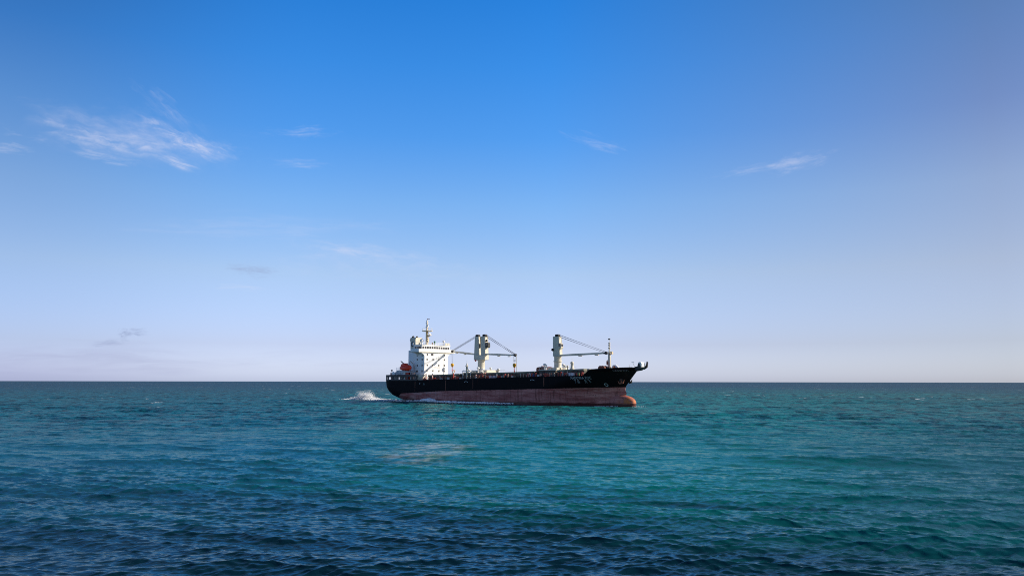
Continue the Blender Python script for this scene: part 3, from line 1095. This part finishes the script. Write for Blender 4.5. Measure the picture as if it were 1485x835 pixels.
# small things along the starboard walkway
for i, x in enumerate(np.arange(20.5, 93.5, 1.35)):
    x = float(x + random.uniform(-.7, .7))
    if 40 < x < 45 or 53 < x < 56.5 or 88 < x < 91:
        continue
    y = -(half(x, ztop(x)) - random.uniform(.5, 1.3))
    z = ztop(x) - .12
    kind = random.choice(['goose', 'goose', 'bollard', 'box', 'post', 'post'])
    g = MB()
    if kind == 'goose':
        h = random.uniform(.9, 1.45)
        g.tube((x, y, z), (x, y, z + h), .13, n=8)
        g.tube((x, y, z + h - .05), (x + .38, y, z + h), .15, n=8)
        g.lathe((x + .42, y, z + h - .45), [(.22, 0), (.24, .3), (.12, .5)], 8)
        part('air_vent', g, random.choice(['rustred', 'rustred', 'rustpale']))
    elif kind == 'bollard':
        for d in (-.4, .4):
            g.lathe((x + d, y, z), [(.24, 0), (.24, .6), (.3, .65), (.3, .8)], 10)
        g.bx(x - .8, x + .8, y - .3, y + .3, z, z + .12)
        part('bollard', g, random.choice(['rustred', 'brownrust', 'grey']))
    elif kind == 'box':
        g.bx(x - .45, x + .45, y - .3, y + .3, z, z + random.uniform(.6, 1.05))
        part('deck_box', g, random.choice(['rustred', 'coamtop', 'grey', 'brownrust']), bevel=.04)
    else:
        g.bx(x - .1, x + .1, y - .1, y + .1, z, z + random.uniform(1.1, 1.5))
        g.bx(x - .3, x + .3, y - .05, y + .05, z + .9, z + 1.05)
        part('lashing_post', g, random.choice(['rustpale', 'rustred', 'grey', 'cream']))
for x, m in ((36.2, 'rustred'), (21.5, 'rustred'), (25.0, 'rustpale')):
    g = MB()
    y = -(half(x, ztop(x)) - .5)
    g.bx(x - .16, x + .16, y - .16, y + .16, ztop(x), ztop(x) + 2.3)
    part('fire_post', g, m)
# red frame by the crane
g = MB()
g.beam((48.0, -8.3, ztop(48)), (48.0, -8.3, ztop(48) + 1.3), .22, .22)
g.beam((46.6, -8.3, ztop(46) + .8), (51.6, -8.3, ztop(51) + 1.75), .2, .3)
g.beam((51.4, -8.3, ztop(51)), (51.4, -8.3, ztop(51) + 1.7), .22, .22)
part('pipe_rack', g, 'rustred')

# ---- mast houses under the cranes
for (x0, x1, zt, yy) in ((38.6, 48.4, 11.3, 6.2), (74.4, 81.4, 12.0, 6.0)):
    b0 = MB()
    b0.bx(x0, x1, -yy, yy, ztop(x0) - .2, zt - .25)
    hs = part('mast_house', b0, 'coam')
    b0 = MB()
    b0.bx(x0 - .3, x1 + .3, -yy - .3, yy + .3, zt - .25, zt)
    part('roof', b0, 'cream', hs)
    b0 = MB()
    b0.bx(x0 + 1.2, x0 + 2.3, -yy - .06, -yy, ztop(x0), zt - .5)
    part('door', b0, 'dark', hs)
    for y in (-yy, yy):
        b0 = MB()
        for x in np.arange(x0, x1 + .1, 1.2):
            b0.bx(x - .03, x + .03, y - .03, y + .03, zt, zt + 1.0)
        b0.bx(x0, x1, y - .03, y + .03, zt + .96, zt + 1.02)
        part('railing', b0, 'white', hs)
vents = [(45.2, -5.2, 11.3, 1.9, .55), (47.2, -4.9, 11.3, 1.3, .45), (44.4, 2.6, 11.3, 1.9, .5), (48.0, 3.0, 11.3, 1.5, .6), (39.4, -4.0, 11.3, 1.2, .5),
         (75.2, -4.0, 12.0, 2.1, .55), (76.5, -4.8, 12.0, 1.7, .35), (80.6, -.5, 12.0, 2.0, .5)]
for (x, y, z, h, r) in vents:
    b0 = MB()
    b0.lathe((x, y, z), [(r * .55, 0), (r * .55, h - r), (r, h - r * .9), (r * 1.05, h - r * .4), (r * .75, h), (r * .3, h + .1)], 14)
    part('ventilator', b0, 'white')
b0 = MB()
b0.bx(43.0, 47.6, -3.2, 3.4, 11.3, 12.2)
b0.bx(39.0, 41.0, -2.5, 2.5, 11.3, 11.9)
part('winch_platform', b0, 'cream')
b0 = MB()
b0.bx(76.0, 79.8, -3.2, 2.8, 12.0, 12.75)
part('winch_platform', b0, 'cream')
# rusty grab lying before the forward crane
b0 = MB()
b0.prism([(70.4, 11.5), (74.3, 11.6), (74.3, 13.0), (73.2, 13.15), (71.0, 13.0), (70.4, 12.6)], -2.6, 1.6)
b0.tube((71.6, -1, 13.0), (71.6, 0.5, 13.0), .45)
grab = part('cargo_grab', b0, 'brownrust')
# starboard lamp posts with a cross beam
b0 = MB()
b0.lathe((42.6, -8.5, ztop(42.6) - .1), [(.36, 0), (.36, 4.6), (.5, 4.7), (.5, 5.0), (.22, 5.05), (.2, 5.7), (.06, 5.8), (.05, 6.8)], 12)
b0.bx(42.3, 42.9, -9.0, -8.1, 13.5, 13.75)
lp = part('lamp_post', b0, 'cream')
b0 = MB()
b0.bx(40.4, 44.6, -8.85, -8.2, 11.6, 11.85)
b0.bx(44.0, 48.6, -7.6, -6.4, 11.75, 12.0)
part('platform', b0, 'grey', lp)
for x in (40.6, 44.4):
    b0 = MB()
    b0.bx(x - .1, x + .1, -8.6, -8.4, 8.9, 11.6)
    part('platform_strut', b0, 'grey', lp)
b0 = MB()
b0.lathe((84.0, 0, 12.0), [(.85, 0), (.8, .5), (.55, .6), (.5, 2.0), (.62, 2.1), (.62, 2.6), (.3, 2.75), (.07, 2.8), (.06, 3.9)], 14)
part('lamp_post', b0, 'cream')
for x, y, r in ((81.6, .6, .4), (83.2, -3.0, .35)):
    b0 = MB()
    b0.lathe((x, y, 12.0), [(r * .5, 0), (r * .5, .9), (r, 1.0), (r * .8, 1.5), (r * .3, 1.6)], 12)
    part('ventilator', b0, 'cream')


# ---- cranes
def crane(x, y, zb, zped, zplat0, ztow0, ztop_, towers, plat, ped_r, collar):
    pd = MB()
    pd.lathe((x, y, zb), [(ped_r * 1.18, 0), (ped_r, .8), (ped_r, zped - zb - .4), (ped_r * 1.16, zped - zb)], 24)
    if collar:
        pd.lathe((x, y, zb + (zped - zb) * .6), [(ped_r * 1.22, 0), (ped_r * 1.22, .28)], 24)
    cr = part('deck_crane', pd, 'cream')
    if plat:
        p = MB()
        p.bx(x - plat[0] / 2, x + plat[0] / 2, y - plat[1] / 2, y + plat[1] / 2, zplat0, ztow0)
        part('turntable', p, 'cream', cr, bevel=.12)
    for (tx, face, tip, w, l) in towers:
        t = MB()
        # two cheek plates with the winch bay between them
        for sy in (-1, 1):
            t.prism([(tx - l / 2, ztow0), (tx + l / 2, ztow0), (tx + l / 2 * (.72 if face > 0 else 1), ztop_), (tx - l / 2 * (.72 if face < 0 else 1), ztop_)],
                    y + sy * (w / 2) - .16 * (sy > 0) , y + sy * (w / 2) + .16 * (sy < 0))
        t.prism([(tx - l / 2 + .05, ztow0), (tx + l / 2 - .05, ztow0), (tx + l / 2 * .68 - .04, ztop_ - .1), (tx - l / 2 * .68 + .04, ztop_ - .1)], y - w / 2 + .16, y + w / 2 - .16)
        part('tower', t, 'cream', cr)
        # dark machinery openings on the bow-side face
        t = MB()
        zz = ztow0 + (ztop_ - ztow0) * (.38 if face < 0 else .42)
        t.bx(tx + l / 2 - .3, tx + l / 2 + .02, y - w / 2 + .25, y + w / 2 - .5, zz, zz + 1.6)
        part('winch_opening', t, 'dark', cr)
        for sx in (-.35, .35):
            t = MB()
            t.tube((tx + sx, y - .55, ztop_ + .32), (tx + sx, y + .55, ztop_ + .32), .46, n=16)
            t.bx(tx + sx - .2, tx + sx + .2, y - .7, y - .55, ztop_ - .1, ztop_ + .5)
            t.bx(tx + sx - .2, tx + sx + .2, y + .55, y + .7, ztop_ - .1, ztop_ + .5)
            part('sheave', t, 'dark', cr)
        # jib: tapered box girder
        j0 = Vector((tx + face * l * .35, y - .1, ztow0 + .25))
        tip = Vector(tip)
        d = (tip - j0)
        t = MB()
        side = d.cross(Vector((0, 0, 1))).normalized()
        for sgn in (-1, 1):
            t.beam(j0 + side * .42 * sgn, j0.lerp(tip, .35) + side * .27 * sgn, .24, .5, .26, .66)
            t.beam(j0.lerp(tip, .35) + side * .27 * sgn, tip + side * .12 * sgn, .26, .66, .2, .46)
        for q in (.12, .3, .5, .7, .88):
            c = j0.lerp(tip, q)
            t.beam(c - side * .3, c + side * .3, .2, .3)
        part('jib', t, 'cream', cr)
        t = MB()
        for q in (.45, .8):
            c = j0.lerp(tip, q) + Vector((0, 0, -.52))
            t.box(c, (1.3, .5, .28), rot=math.atan2(d.y, d.x))
        part('jib_lamp', t, 'mast', cr)
        t = MB()
        dn = d.normalized()
        t.tube(tip - side * .35, tip + side * .35, .5, n=14)
        t.beam(tip - dn * .9, tip + dn * .25, .6, .62)
        part('jib_head', t, 'dark', cr)
        for k, oy in enumerate((-.32, -.12, .12, .32)):
            t = MB()
            a = Vector((tx + face * .5, y + oy * 1.6, ztop_ + (.55 if k % 2 else -.05)))
            b1 = tip - dn * (.9 if k % 2 == 0 else .2) + side * oy * .8 + Vector((0, 0, .45 if k % 2 else .2))
            t.tube(a, b1, .045, n=6)
            part('luffing_wire', t, 'wire', cr)
    return cr


c1 = crane(42.0, 0, 11.1, 16.0, 16.0, 17.9, 24.85,
           [(40.2, -1, (20.6, 6.3, 19.95), 1.6, 2.3), (43.75, 1, (63.7, -6.0, 17.25), 1.8, 2.2)], (5.6, 2.3), 1.32, False)
c2 = crane(77.9, 0, 12.0, 16.7, 16.7, 16.75, 23.6, [(77.9, 1, (97.6, 0.5, 17.45), 1.6, 3.0)], None, 1.28, True)


def cab(x, y, z, parent, m='grey'):
    t = MB()
    t.prism([(x, z), (x + 1.0, z), (x + 1.3, z + .6), (x + 1.15, z + 2.0), (x, z + 2.0)], y - .7, y + .7)
    part('cab', t, m, parent, bevel=.05)
    t = MB()
    t.bx(x + .2, x + 1.0, y - .75, y - .7, z + .8, z + 1.75)
    t.bx(x + 1.22, x + 1.28, y - .55, y + .55, z + .75, z + 1.7)
    part('cab_window', t, 'glass', parent)


cab(44.8, -.2, 20.5, c1, 'coam')
cab(79.0, -.6, 19.2, c2, 'cream')
for (tx, z) in ((44.75, 23.2), ):
    t = MB()
    t.ball((tx, -.2, z), .42)
    part('floodlight', t, 'dark', c1)
t = MB()
t.ball((76.4, -1.0, 19.0), .5)
part('floodlight', t, 'dark', c2)
t = MB()
t.ball((40.3, -1.3, 15.8), .35)
part('warning_lamp', t, 'redmark', c1)


def hook(x, y, ztip, z, zdeck, parent, deckwire):
    t = MB()
    for oy in (-.3, .3):
        t.tube((x + oy, y, ztip), (x + oy * .6, y, z + .6), .045, n=6)
    part('hoist_wire', t, 'wire', parent)
    t = MB()
    t.lathe((x, y, z - .75), [(.12, 0), (.3, .12), (.62, .7), (.68, 1.0), (.55, 1.35), (.2, 1.5)], 14)
    part('hook_block', t, 'yellow', parent)
    t = MB()
    t.tube((x, y, z - .7), (x, y, z - 1.4), .09, n=8)
    t.tube((x, y, z - 1.4), (x - .2, y, z - 1.6), .09, n=8)
    t.tube((x, y, z - 1.6), (x, y, z - 2.6), .16, n=8)
    part('hook', t, 'rustred', parent)
    t = MB()
    t.tube((x, y, z - 2.6), (x + .1, y, zdeck), .05, n=6)
    part('lashing_wire', t, 'wire', parent)


hook(20.7, 6.3, 19.5, 14.4, 10.5, c1, False)
hook(63.3, -6.0, 16.8, 13.6, 11.2, c1, True)
t = MB()
t.tube((64.15, -6.0, 17.2), (64.2, -6.0, 11.1), .12, n=8)
t.tube((62.7, -6.0, 16.8), (62.7, -6.0, 11.2), .05, n=6)
t.bx(63.0, 63.9, -6.2, -5.8, 15.2, 15.5)
part('hoist_wire', t, 'grey', c1)
t = MB()
t.lathe((21.3, 6.2, 10.4), [(.8, 0), (.7, .6), (.45, .8), (.5, 1.6), (.2, 1.8)], 12)
part('ventilator', t, 'white')
t = MB()
t.lathe((21.6, 6.5, 11.5), [(.3, 0), (.42, .5), (.25, 1.2)], 10)
part('vent_cowl', t, 'rustpale')

# ---- foremast and forecastle
fm = MB()
fm.lathe((98.9, .4, 11.0), [(.62, 0), (.52, 2.5), (.45, 5.6), (.36, 6.6), (.2, 7.2), (.16, 9.4), (.08, 9.6), (.06, 11.4)], 14)
fore = part('foremast', fm, 'cream')
mb = MB()
mb.prism([(98.4, -.5), (99.9, -.9), (99.9, 1.6), (98.4, 1.3)], 17.2, 17.35, axis='z')
mb.bx(99.5, 100.1, .0, .8, 17.0, 17.9)
part('platform', mb, 'mast', fore)
for z in (19.0, 19.9, 20.6, 22.0):
    mb = MB()
    mb.box((98.9, .4, z), (.62, .62, .34), rot=.3)
    part('mast_light', mb, 'mast' if z < 21 else 'dark', fore)
mb = MB()
mb.tube((98.5, -.05, 11.5), (98.5, -.05, 15.2), .08, n=6)
mb.bx(98.2, 98.5, -.4, 0, 13.6, 14.8)
part('mast_ladder', mb, 'brownrust', fore)
for x, y in ((97.6, -2.2), (98.9, -2.9), (99.5, 3.0)):
    mb = MB()
    mb.tube((x, y - .9, 12.35), (x, y + .9, 12.35), .5, n=16)
    mb.tube((x, y - 1.05, 12.35), (x, y - .9, 12.35), .85, n=16)
    mb.tube((x, y + .9, 12.35), (x, y + 1.05, 12.35), .85, n=16)
    mb.bx(x - .6, x + .6, y - .9, y + .9, 11.0, 12.0)
    part('anchor_windlass', mb, 'brownrust')
mb = MB()
mb.tube((100.6, -1.6, 11.3), (101.6, -1.6, 13.2), .2, n=8)
mb.tube((101.6, -1.6, 13.2), (102.6, -1.6, 13.2), .22, n=8)
mb.tube((102.6, -1.6, 13.2), (104.2, -1.6, 11.6), .4, .45, n=10)
part('chain_guide', mb, 'white')
mb = MB()
mb.bx(100.0, 101.4, -3.6, -2.6, 11.3, 12.75)
part('deck_box', mb, 'dark')
# bow ring: pale roller fairlead at the stem head between dark horns
fr = MB()
fr.prism([(110.7, 12.5), (111.6, 12.35), (112.0, 12.75), (112.05, 13.7), (111.7, 14.2), (111.0, 14.3), (110.7, 13.9)], -1.15, 1.15)
chock = part('bow_fairlead', fr, 'white', bevel=.08)
mb = MB()
mb.prism([(109.6, 11.9), (111.2, 11.9), (111.7, 12.6), (111.2, 13.8), (110.9, 13.9), (110.6, 12.9), (109.6, 12.75)], -1.42, -1.17)
part('fairlead_horn', mb, 'black', chock)
mb = MB()
mb.prism([(110.6, 11.9), (111.6, 11.9), (112.7, 12.6), (112.9, 14.2), (112.5, 14.5), (112.2, 13.2)], .1 + 1.07, 1.5)
part('fairlead_horn', mb, 'black', chock)
mb = MB()
mb.prism([(109.4, 11.4), (111.0, 11.6), (112.4, 12.5), (111.6, 12.6), (109.4, 12.5)], -.9, .9)
part('fairlead_base', mb, 'black', chock)
mb = MB()
mb.tube((109.2, -.5, 12.4), (108.6, -.8, 14.1), .06, n=6)
mb.box((108.6, -.8, 14.2), (.9, .2, .15), rot=.4)
mb.tube((107.2, -.5, 12.0), (107.0, -.5, 13.6), .05, n=6)
part('bow_staff', mb, 'grey')
# forecastle rail
mb = MB()
for sgn in (-1, 1):
    xs2 = list(np.arange(98, 109.5, 1.4))
    for a, b_ in zip(xs2[:-1], xs2[1:]):
        mb.beam((a, sgn * (half(a, ztop(a)) - .25), ztop(a) + .05), (b_, sgn * (half(b_, ztop(b_)) - .25), ztop(b_) + .05), .3, .14)
part('bulwark_rail', mb, 'black')

# anchors in their hawse pipes
for sgn in (-1, 1):
    ax, az = (104.9, 8.5) if sgn < 0 else (105.1, 8.7)
    ay = half(ax, az) * sgn
    out = Vector((.5, sgn * .8, -.2)).normalized()
    c = Vector((ax, ay, az))
    a = MB()
    a.tube(c - out * .5, c + out * .3, .85, .62, n=18)
    bol = part('hawse_pipe', a, 'black')
    c2_ = c + out * .25
    a = MB()
    a.tube(c2_ + Vector((0, 0, .55)), c2_ + out * .3 + Vector((0, 0, -.8)), .16, n=8)
    fwd = Vector((1, 0, 0)) - out * out.x
    fwd.normalize()
    cr0 = c2_ + out * .32 + Vector((0, 0, -.85))
    a.beam(cr0 - fwd * .65, cr0 + fwd * .65, .5, .5)
    for s2 in (-1, 1):
        a.beam(cr0 + fwd * .6 * s2, cr0 + fwd * 1.05 * s2 + Vector((0, 0, .95)) + out * .1, .45, .36, .12, .1)
    part('anchor', a, 'brownrust' if sgn < 0 else 'dark', label='rust red anchor drawn up under the starboard bow' if sgn < 0 else None)


# lettering and marks on the hull: laid on the plating
def hull_text(txt, size, x, z, w, name='painted_lettering', m='letters', slope=0.0, hsc=1.0):
    vs, fs = text_mesh(txt, size, 1.08)
    if not vs:
        return
    wid = max(v[0] for v in vs) - min(v[0] for v in vs)
    k = w / wid
    b0 = MB()
    for v in vs:
        X = x + v[0] * k
        Z = z + v[1] * hsc + slope * (X - x)
        b0.v.append((X, -(half(X, Z) + .03), Z))
    b0.f = list(fs)
    b0.smooth = [False] * len(fs)
    return part(name, b0, m)


hull_text('MADOVRA ROC', 1.2, 93.6, 9.15, 7.2, slope=.02)
hull_text('下 临      民 飞', 1.2, 93.8, 8.0, 5.4, slope=.02)
hull_text('MADOVRA', .62, 106.2, 11.5, 3.6, slope=.05)
# thruster mark: a ring with a cross
ring = MB()
for k in range(20):
    t0, t1 = 2 * math.pi * k / 20, 2 * math.pi * (k + 1) / 20
    q = []
    for t, r_ in ((t0, .34), (t1, .34), (t1, .52), (t0, .52)):
        X, Z = 100.4 + r_ * math.cos(t), 7.0 + r_ * math.sin(t)
        q.append((X, -(half(X, Z) + .03), Z))
    ring.add(q, [(0, 1, 2, 3)])
part('thruster_mark', ring, 'letters')
for xx in (43.0, 74.0):
    arc = MB()
    for k in range(8):
        t0, t1 = math.pi * (.15 + .7 * k / 8), math.pi * (.15 + .7 * (k + 1) / 8)
        q = []
        for t, r_ in ((t0, .95), (t1, .95), (t1, 1.12), (t0, 1.12)):
            X, Z = xx + r_ * math.cos(t), ztop(xx) - 1.6 + .6 * r_ * math.sin(t)
            q.append((X, -(half(X, Z) + .03), Z))
        arc.add(q, [(0, 1, 2, 3)])
    part('load_mark', arc, 'greytext')
# draught figures near the stern and mid
for x, z, t in ((22.5, 4.0, '6'), (24.5, 4.05, 'M'), (27.5, 4.1, '8')):
    hull_text(t, .55, x, z - .55, .4, name='draught_mark')
for x, z in ((18.7, 7.2), (21.0, 7.0)):
    o_ = MB()
    o_.box((x, -(half(x, z) + .02), z), (.16, .06, .7))
    part('scupper', o_, 'greytext')
# rust runs below scuppers
for x, z0, z1, w in ((32.6, 8.4, 4.0, .28), (46.5, 8.8, 5.4, .2), (79.0, 9.4, 6.4, .35), (16.0, 8.0, 4.2, .2)):
    o_ = MB()
    n = 8
    for k in range(n):
        za, zb_ = z0 + (z1 - z0) * k / n, z0 + (z1 - z0) * (k + 1) / n
        ww = w * (1 - .5 * k / n)
        o_.add([(x - ww / 2, -(half(x, za) + .02), za), (x + ww / 2, -(half(x, za) + .02), za), (x + ww / 2, -(half(x, zb_) + .02), zb_), (x - ww / 2, -(half(x, zb_) + .02), zb_)], [(0, 1, 2, 3)])
    part('rust_streak', o_, 'brownrust')

# ------------------------------------------------------------------ loose things on board
RW = Matrix.Translation(SHIP.location) @ Matrix.Rotation(HEAD, 4, 'Z')


def aboard(o, x, y, z, rz=0.0):
    o.location = RW @ Vector((x, y, z))
    o.rotation_euler = (0, 0, HEAD + rz)


# lifeboat, hung in the davit
lb = empty('lifeboat', label='orange red enclosed lifeboat hanging in its davit beside the white house', cat='lifeboat')
aboard(lb, 10.0, -8.7, 12.15)
lb.scale = (1.05, 1.05, 1.1)


def boat_loft(secs, name, m, parent):
    mb = MB()
    N = 16
    for (x, w, z0, z1, e) in secs:
        for i in range(N):
            t = 2 * math.pi * i / N
            c, s = math.cos(t), math.sin(t)
            cc = math.copysign(abs(c) ** e, c)
            ss2 = math.copysign(abs(s) ** e, s)
            mb.v.append((x, w * cc, (z0 + z1) / 2 + (z1 - z0) / 2 * ss2))
    for j in range(len(secs) - 1):
        for i in range(N):
            mb.f.append((j * N + i, j * N + (i + 1) % N, (j + 1) * N + (i + 1) % N, (j + 1) * N + i))
    mb.f.append(tuple(range(N)))
    mb.f.append(tuple((len(secs) - 1) * N + i for i in range(N)))
    mb.smooth = [True] * len(mb.f)
    return mb.build(name, M[m], parent)


boat_loft([(-2.6, .5, .75, 1.5, .8), (-2.3, 1.05, .3, 1.75, .7), (-1.2, 1.3, .08, 1.8, .7), (.6, 1.3, .02, 1.8, .7), (1.8, 1.1, .1, 1.8, .8), (2.4, .6, .4, 1.7, .9), (2.65, .15, .95, 1.5, 1)], 'hull', 'orange', lb)
boat_loft([(-2.35, .5, 1.2, 2.0, .8), (-2.0, .95, 1.2, 2.45, .7), (-.9, 1.02, 1.2, 2.7, .7), (.1, 1.0, 1.2, 2.6, .7), (.5, .98, 1.2, 2.15, .7), (1.7, .85, 1.2, 2.0, .8), (2.3, .4, 1.2, 1.8, .9)], 'canopy', 'orange', lb)
for x in (-1.7, -1.1, -.5):
    mb = MB()
    mb.bx(x - .1, x + .1, -1.02, -.9, 2.1, 2.28)
    mb.build('window', M['glass'], lb)
mb = MB()
mb.bx(-2.6, 2.4, -1.38, -1.28, 1.1, 1.2)
mb.build('fender', M['rustred'], lb)
for x in (-2.0, 1.9):
    mb = MB()
    mb.tube((x, 0, 1.9), (x, 0, 3.3), .06, n=6)
    mb.build('hanging_wire', M['wire'], lb)
mb = MB()
mb.tube((-2.5, 0, .9), (-3.0, 0, .75), .35, .3, n=10)
mb.build('propeller_guard', M['dark'], lb)


def bundle(x, y, z, s, label, m='canvas'):
    mb = MB()
    N, K = 14, 8
    rnd = random.Random(int(x * 10))
    for j in range(K + 1):
        ph = math.pi / 2 * j / K
        for i in range(N):
            t = 2 * math.pi * i / N
            r = math.cos(ph) ** .6 * (1 + rnd.uniform(-.07, .07))
            mb.v.append((s[0] * r * math.cos(t), s[1] * r * math.sin(t), s[2] * math.sin(ph) ** .8 * (1 + rnd.uniform(-.06, .06))))
    for j in range(K):
        for i in range(N):
            mb.f.append((j * N + i, j * N + (i + 1) % N, (j + 1) * N + (i + 1) % N, (j + 1) * N + i))
    mb.f.append(tuple(range(N)))
    mb.smooth = [True] * len(mb.f)
    o = mb.build('covered_bundle', M[m])
    o['label'] = label
    o['category'] = 'bundle'
    o['group'] = 'white covered bundles on the walkway'
    aboard(o, x, y, z)
    return o


bundle(53.9, -8.1, ztop(53.9) - .1, (.75, .55, 1.0), 'white covered bundle on the walkway, aft one of the pair below the double crane')
bundle(55.6, -8.1, ztop(55.6) - .1, (.7, .5, .95), 'white covered bundle on the walkway, forward one of the pair below the double crane')
wb = MB()
wb.bx(-1.0, 1.0, -.5, .5, 0, 1.0)
wb.bx(-1.05, 1.05, -.55, .55, 1.0, 1.12)
o = wb.build('storage_chest', M['canvas'], bevel=.08)
o['label'] = 'white storage chest on the walkway above the ship name'
o['category'] = 'chest'
aboard(o, 89.6, -8.0, ztop(89.6) - .1)


def drum(x, m, label):
    d = MB()
    d.lathe((0, 0, 0), [(.32, 0), (.34, .05), (.34, .3), (.36, .33), (.34, .36), (.34, .62), (.36, .65), (.34, .68), (.34, .95), (.31, 1.0)], 16)
    o = d.build('steel_drum', M[m])
    o['label'] = label
    o['category'] = 'drum'
    aboard(o, x, -(half(x, ztop(x)) - .75), ztop(x) - .1)


drum(73.9, 'blue', 'blue steel drum on the walkway aft of the forward crane')
drum(92.6, 'green', 'green steel drum on the walkway just aft of the raised bow')


# ------------------------------------------------------------------ foam and spray made by the ship
def foam_material():
    m = bpy.data.materials.new('sea_foam')
    m.use_nodes = True
    T = NT(m.node_tree)
    b = m.node_tree.nodes['Principled BSDF']
    b.inputs['Base Color'].default_value = (.93, .94, .95, 1)
    b.inputs['Roughness'].default_value = .9
    b.inputs['Specular IOR Level'].default_value = .1
    return m


FOAM = foam_material()


def lump(mb, c, r, rnd, sq=.6):
    N, K = 7, 4
    o = len(mb.v)
    for j in range(K + 1):
        ph = math.pi * j / K
        for i in range(N):
            t = 2 * math.pi * i / N + j * .4
            rr = r * (1 + rnd.uniform(-.3, .3))
            mb.v.append((c[0] + rr * 1.3 * math.sin(ph) * math.cos(t), c[1] + rr * math.sin(ph) * math.sin(t), c[2] + rr * sq * math.cos(ph)))
    for j in range(K):
        for i in range(N):
            mb.f.append((o + j * N + i, o + j * N + (i + 1) % N, o + (j + 1) * N + (i + 1) % N, o + (j + 1) * N + i))
            mb.smooth.append(True)


rnd = random.Random(5)
fm_ = MB()
# churned line along the starboard waterline
for k in range(1500):
    x = rnd.uniform(3.0, 66.0)
    dens = ip(x, [3, 16, 20, 27, 33, 50, 66], [.9, .9, 1.0, 1.0, .7, .75, .45])
    if rnd.random() > dens:
        continue
    y = -(half(x, .1) + abs(rnd.gauss(.15, .4)))
    r = rnd.uniform(.16, .5) * ip(x, [3, 19, 24, 30, 66], [1.1, 1.2, 1.9, 1.0, .7])
    z = .22 + rnd.uniform(0, .36) * ip(x, [3, 18, 24, 30, 66], [1.6, 1.5, 3.0, 1.2, .8])
    lump(fm_, (x, y, z), r, rnd)
# around the stern and the trail behind
for k in range(1700):
    d = rnd.random() ** 1.35 * 50
    x = 6 - d
    y = rnd.gauss(-4.5 + d * .24, 1.6 + d * .02)
    r = rnd.uniform(.16, .5) * (1 - d / 75)
    lump(fm_, (x, y, .14 + rnd.random() * .3 * (1 - d / 50)), r, rnd, .5)
# a little at the forefoot
for k in range(60):
    x = rnd.uniform(96, 104)
    lump(fm_, (x, -(half(x, .1) + abs(rnd.gauss(.1, .5))), .12), rnd.uniform(.08, .2), rnd, .4)
for k in range(40):
    lump(fm_, (109 + abs(rnd.gauss(.3, 1.6)), rnd.gauss(-1.0, 1.2), .12), rnd.uniform(.08, .18), rnd, .4)
fo = fm_.build('foam', FOAM)
fo['kind'] = 'stuff'
fo['label'] = 'white foam along the waterline and in the wake of the ship'
fo['category'] = 'foam'
aboard(fo, 0, 0, 0)

# burst of spray thrown up behind the stern
sp = MB()
rnd = random.Random(9)
for k in range(24000):
    cxx, hh, wd = rnd.choice(((-32.0, 3.6, 1.4), (-28.0, 3.9, 1.5), (-30, 2.8, 2.4), (-34, 1.0, 3.0), (-27, 1.0, 3.4), (-28, .6, 6.0)))
    zz = min(hh * 1.05, abs(rnd.gauss(0, .45)) * hh)
    xx = rnd.gauss(cxx, wd * (1.0 - .3 * zz / 3.2) * .8)
    yy = rnd.gauss(4.2, 1.3)
    r = max(.04, rnd.uniform(.05, .12) * (1.25 - .22 * zz))
    o_ = len(sp.v)
    sp.v += [(xx + r, yy, zz), (xx - r, yy, zz), (xx, yy + r, zz), (xx, yy - r, zz), (xx, yy, zz + r), (xx, yy, zz - r)]
    for t in ((0, 2, 4), (2, 1, 4), (1, 3, 4), (3, 0, 4), (2, 0, 5), (1, 2, 5), (3, 1, 5), (0, 3, 5)):
        sp.f.append(tuple(o_ + i for i in t))
        sp.smooth.append(True)
spo = sp.build('spray', FOAM)
spo['kind'] = 'stuff'
spo['label'] = 'burst of white spray thrown up behind the stern'
spo['category'] = 'spray'
aboard(spo, 0, 0, 0)
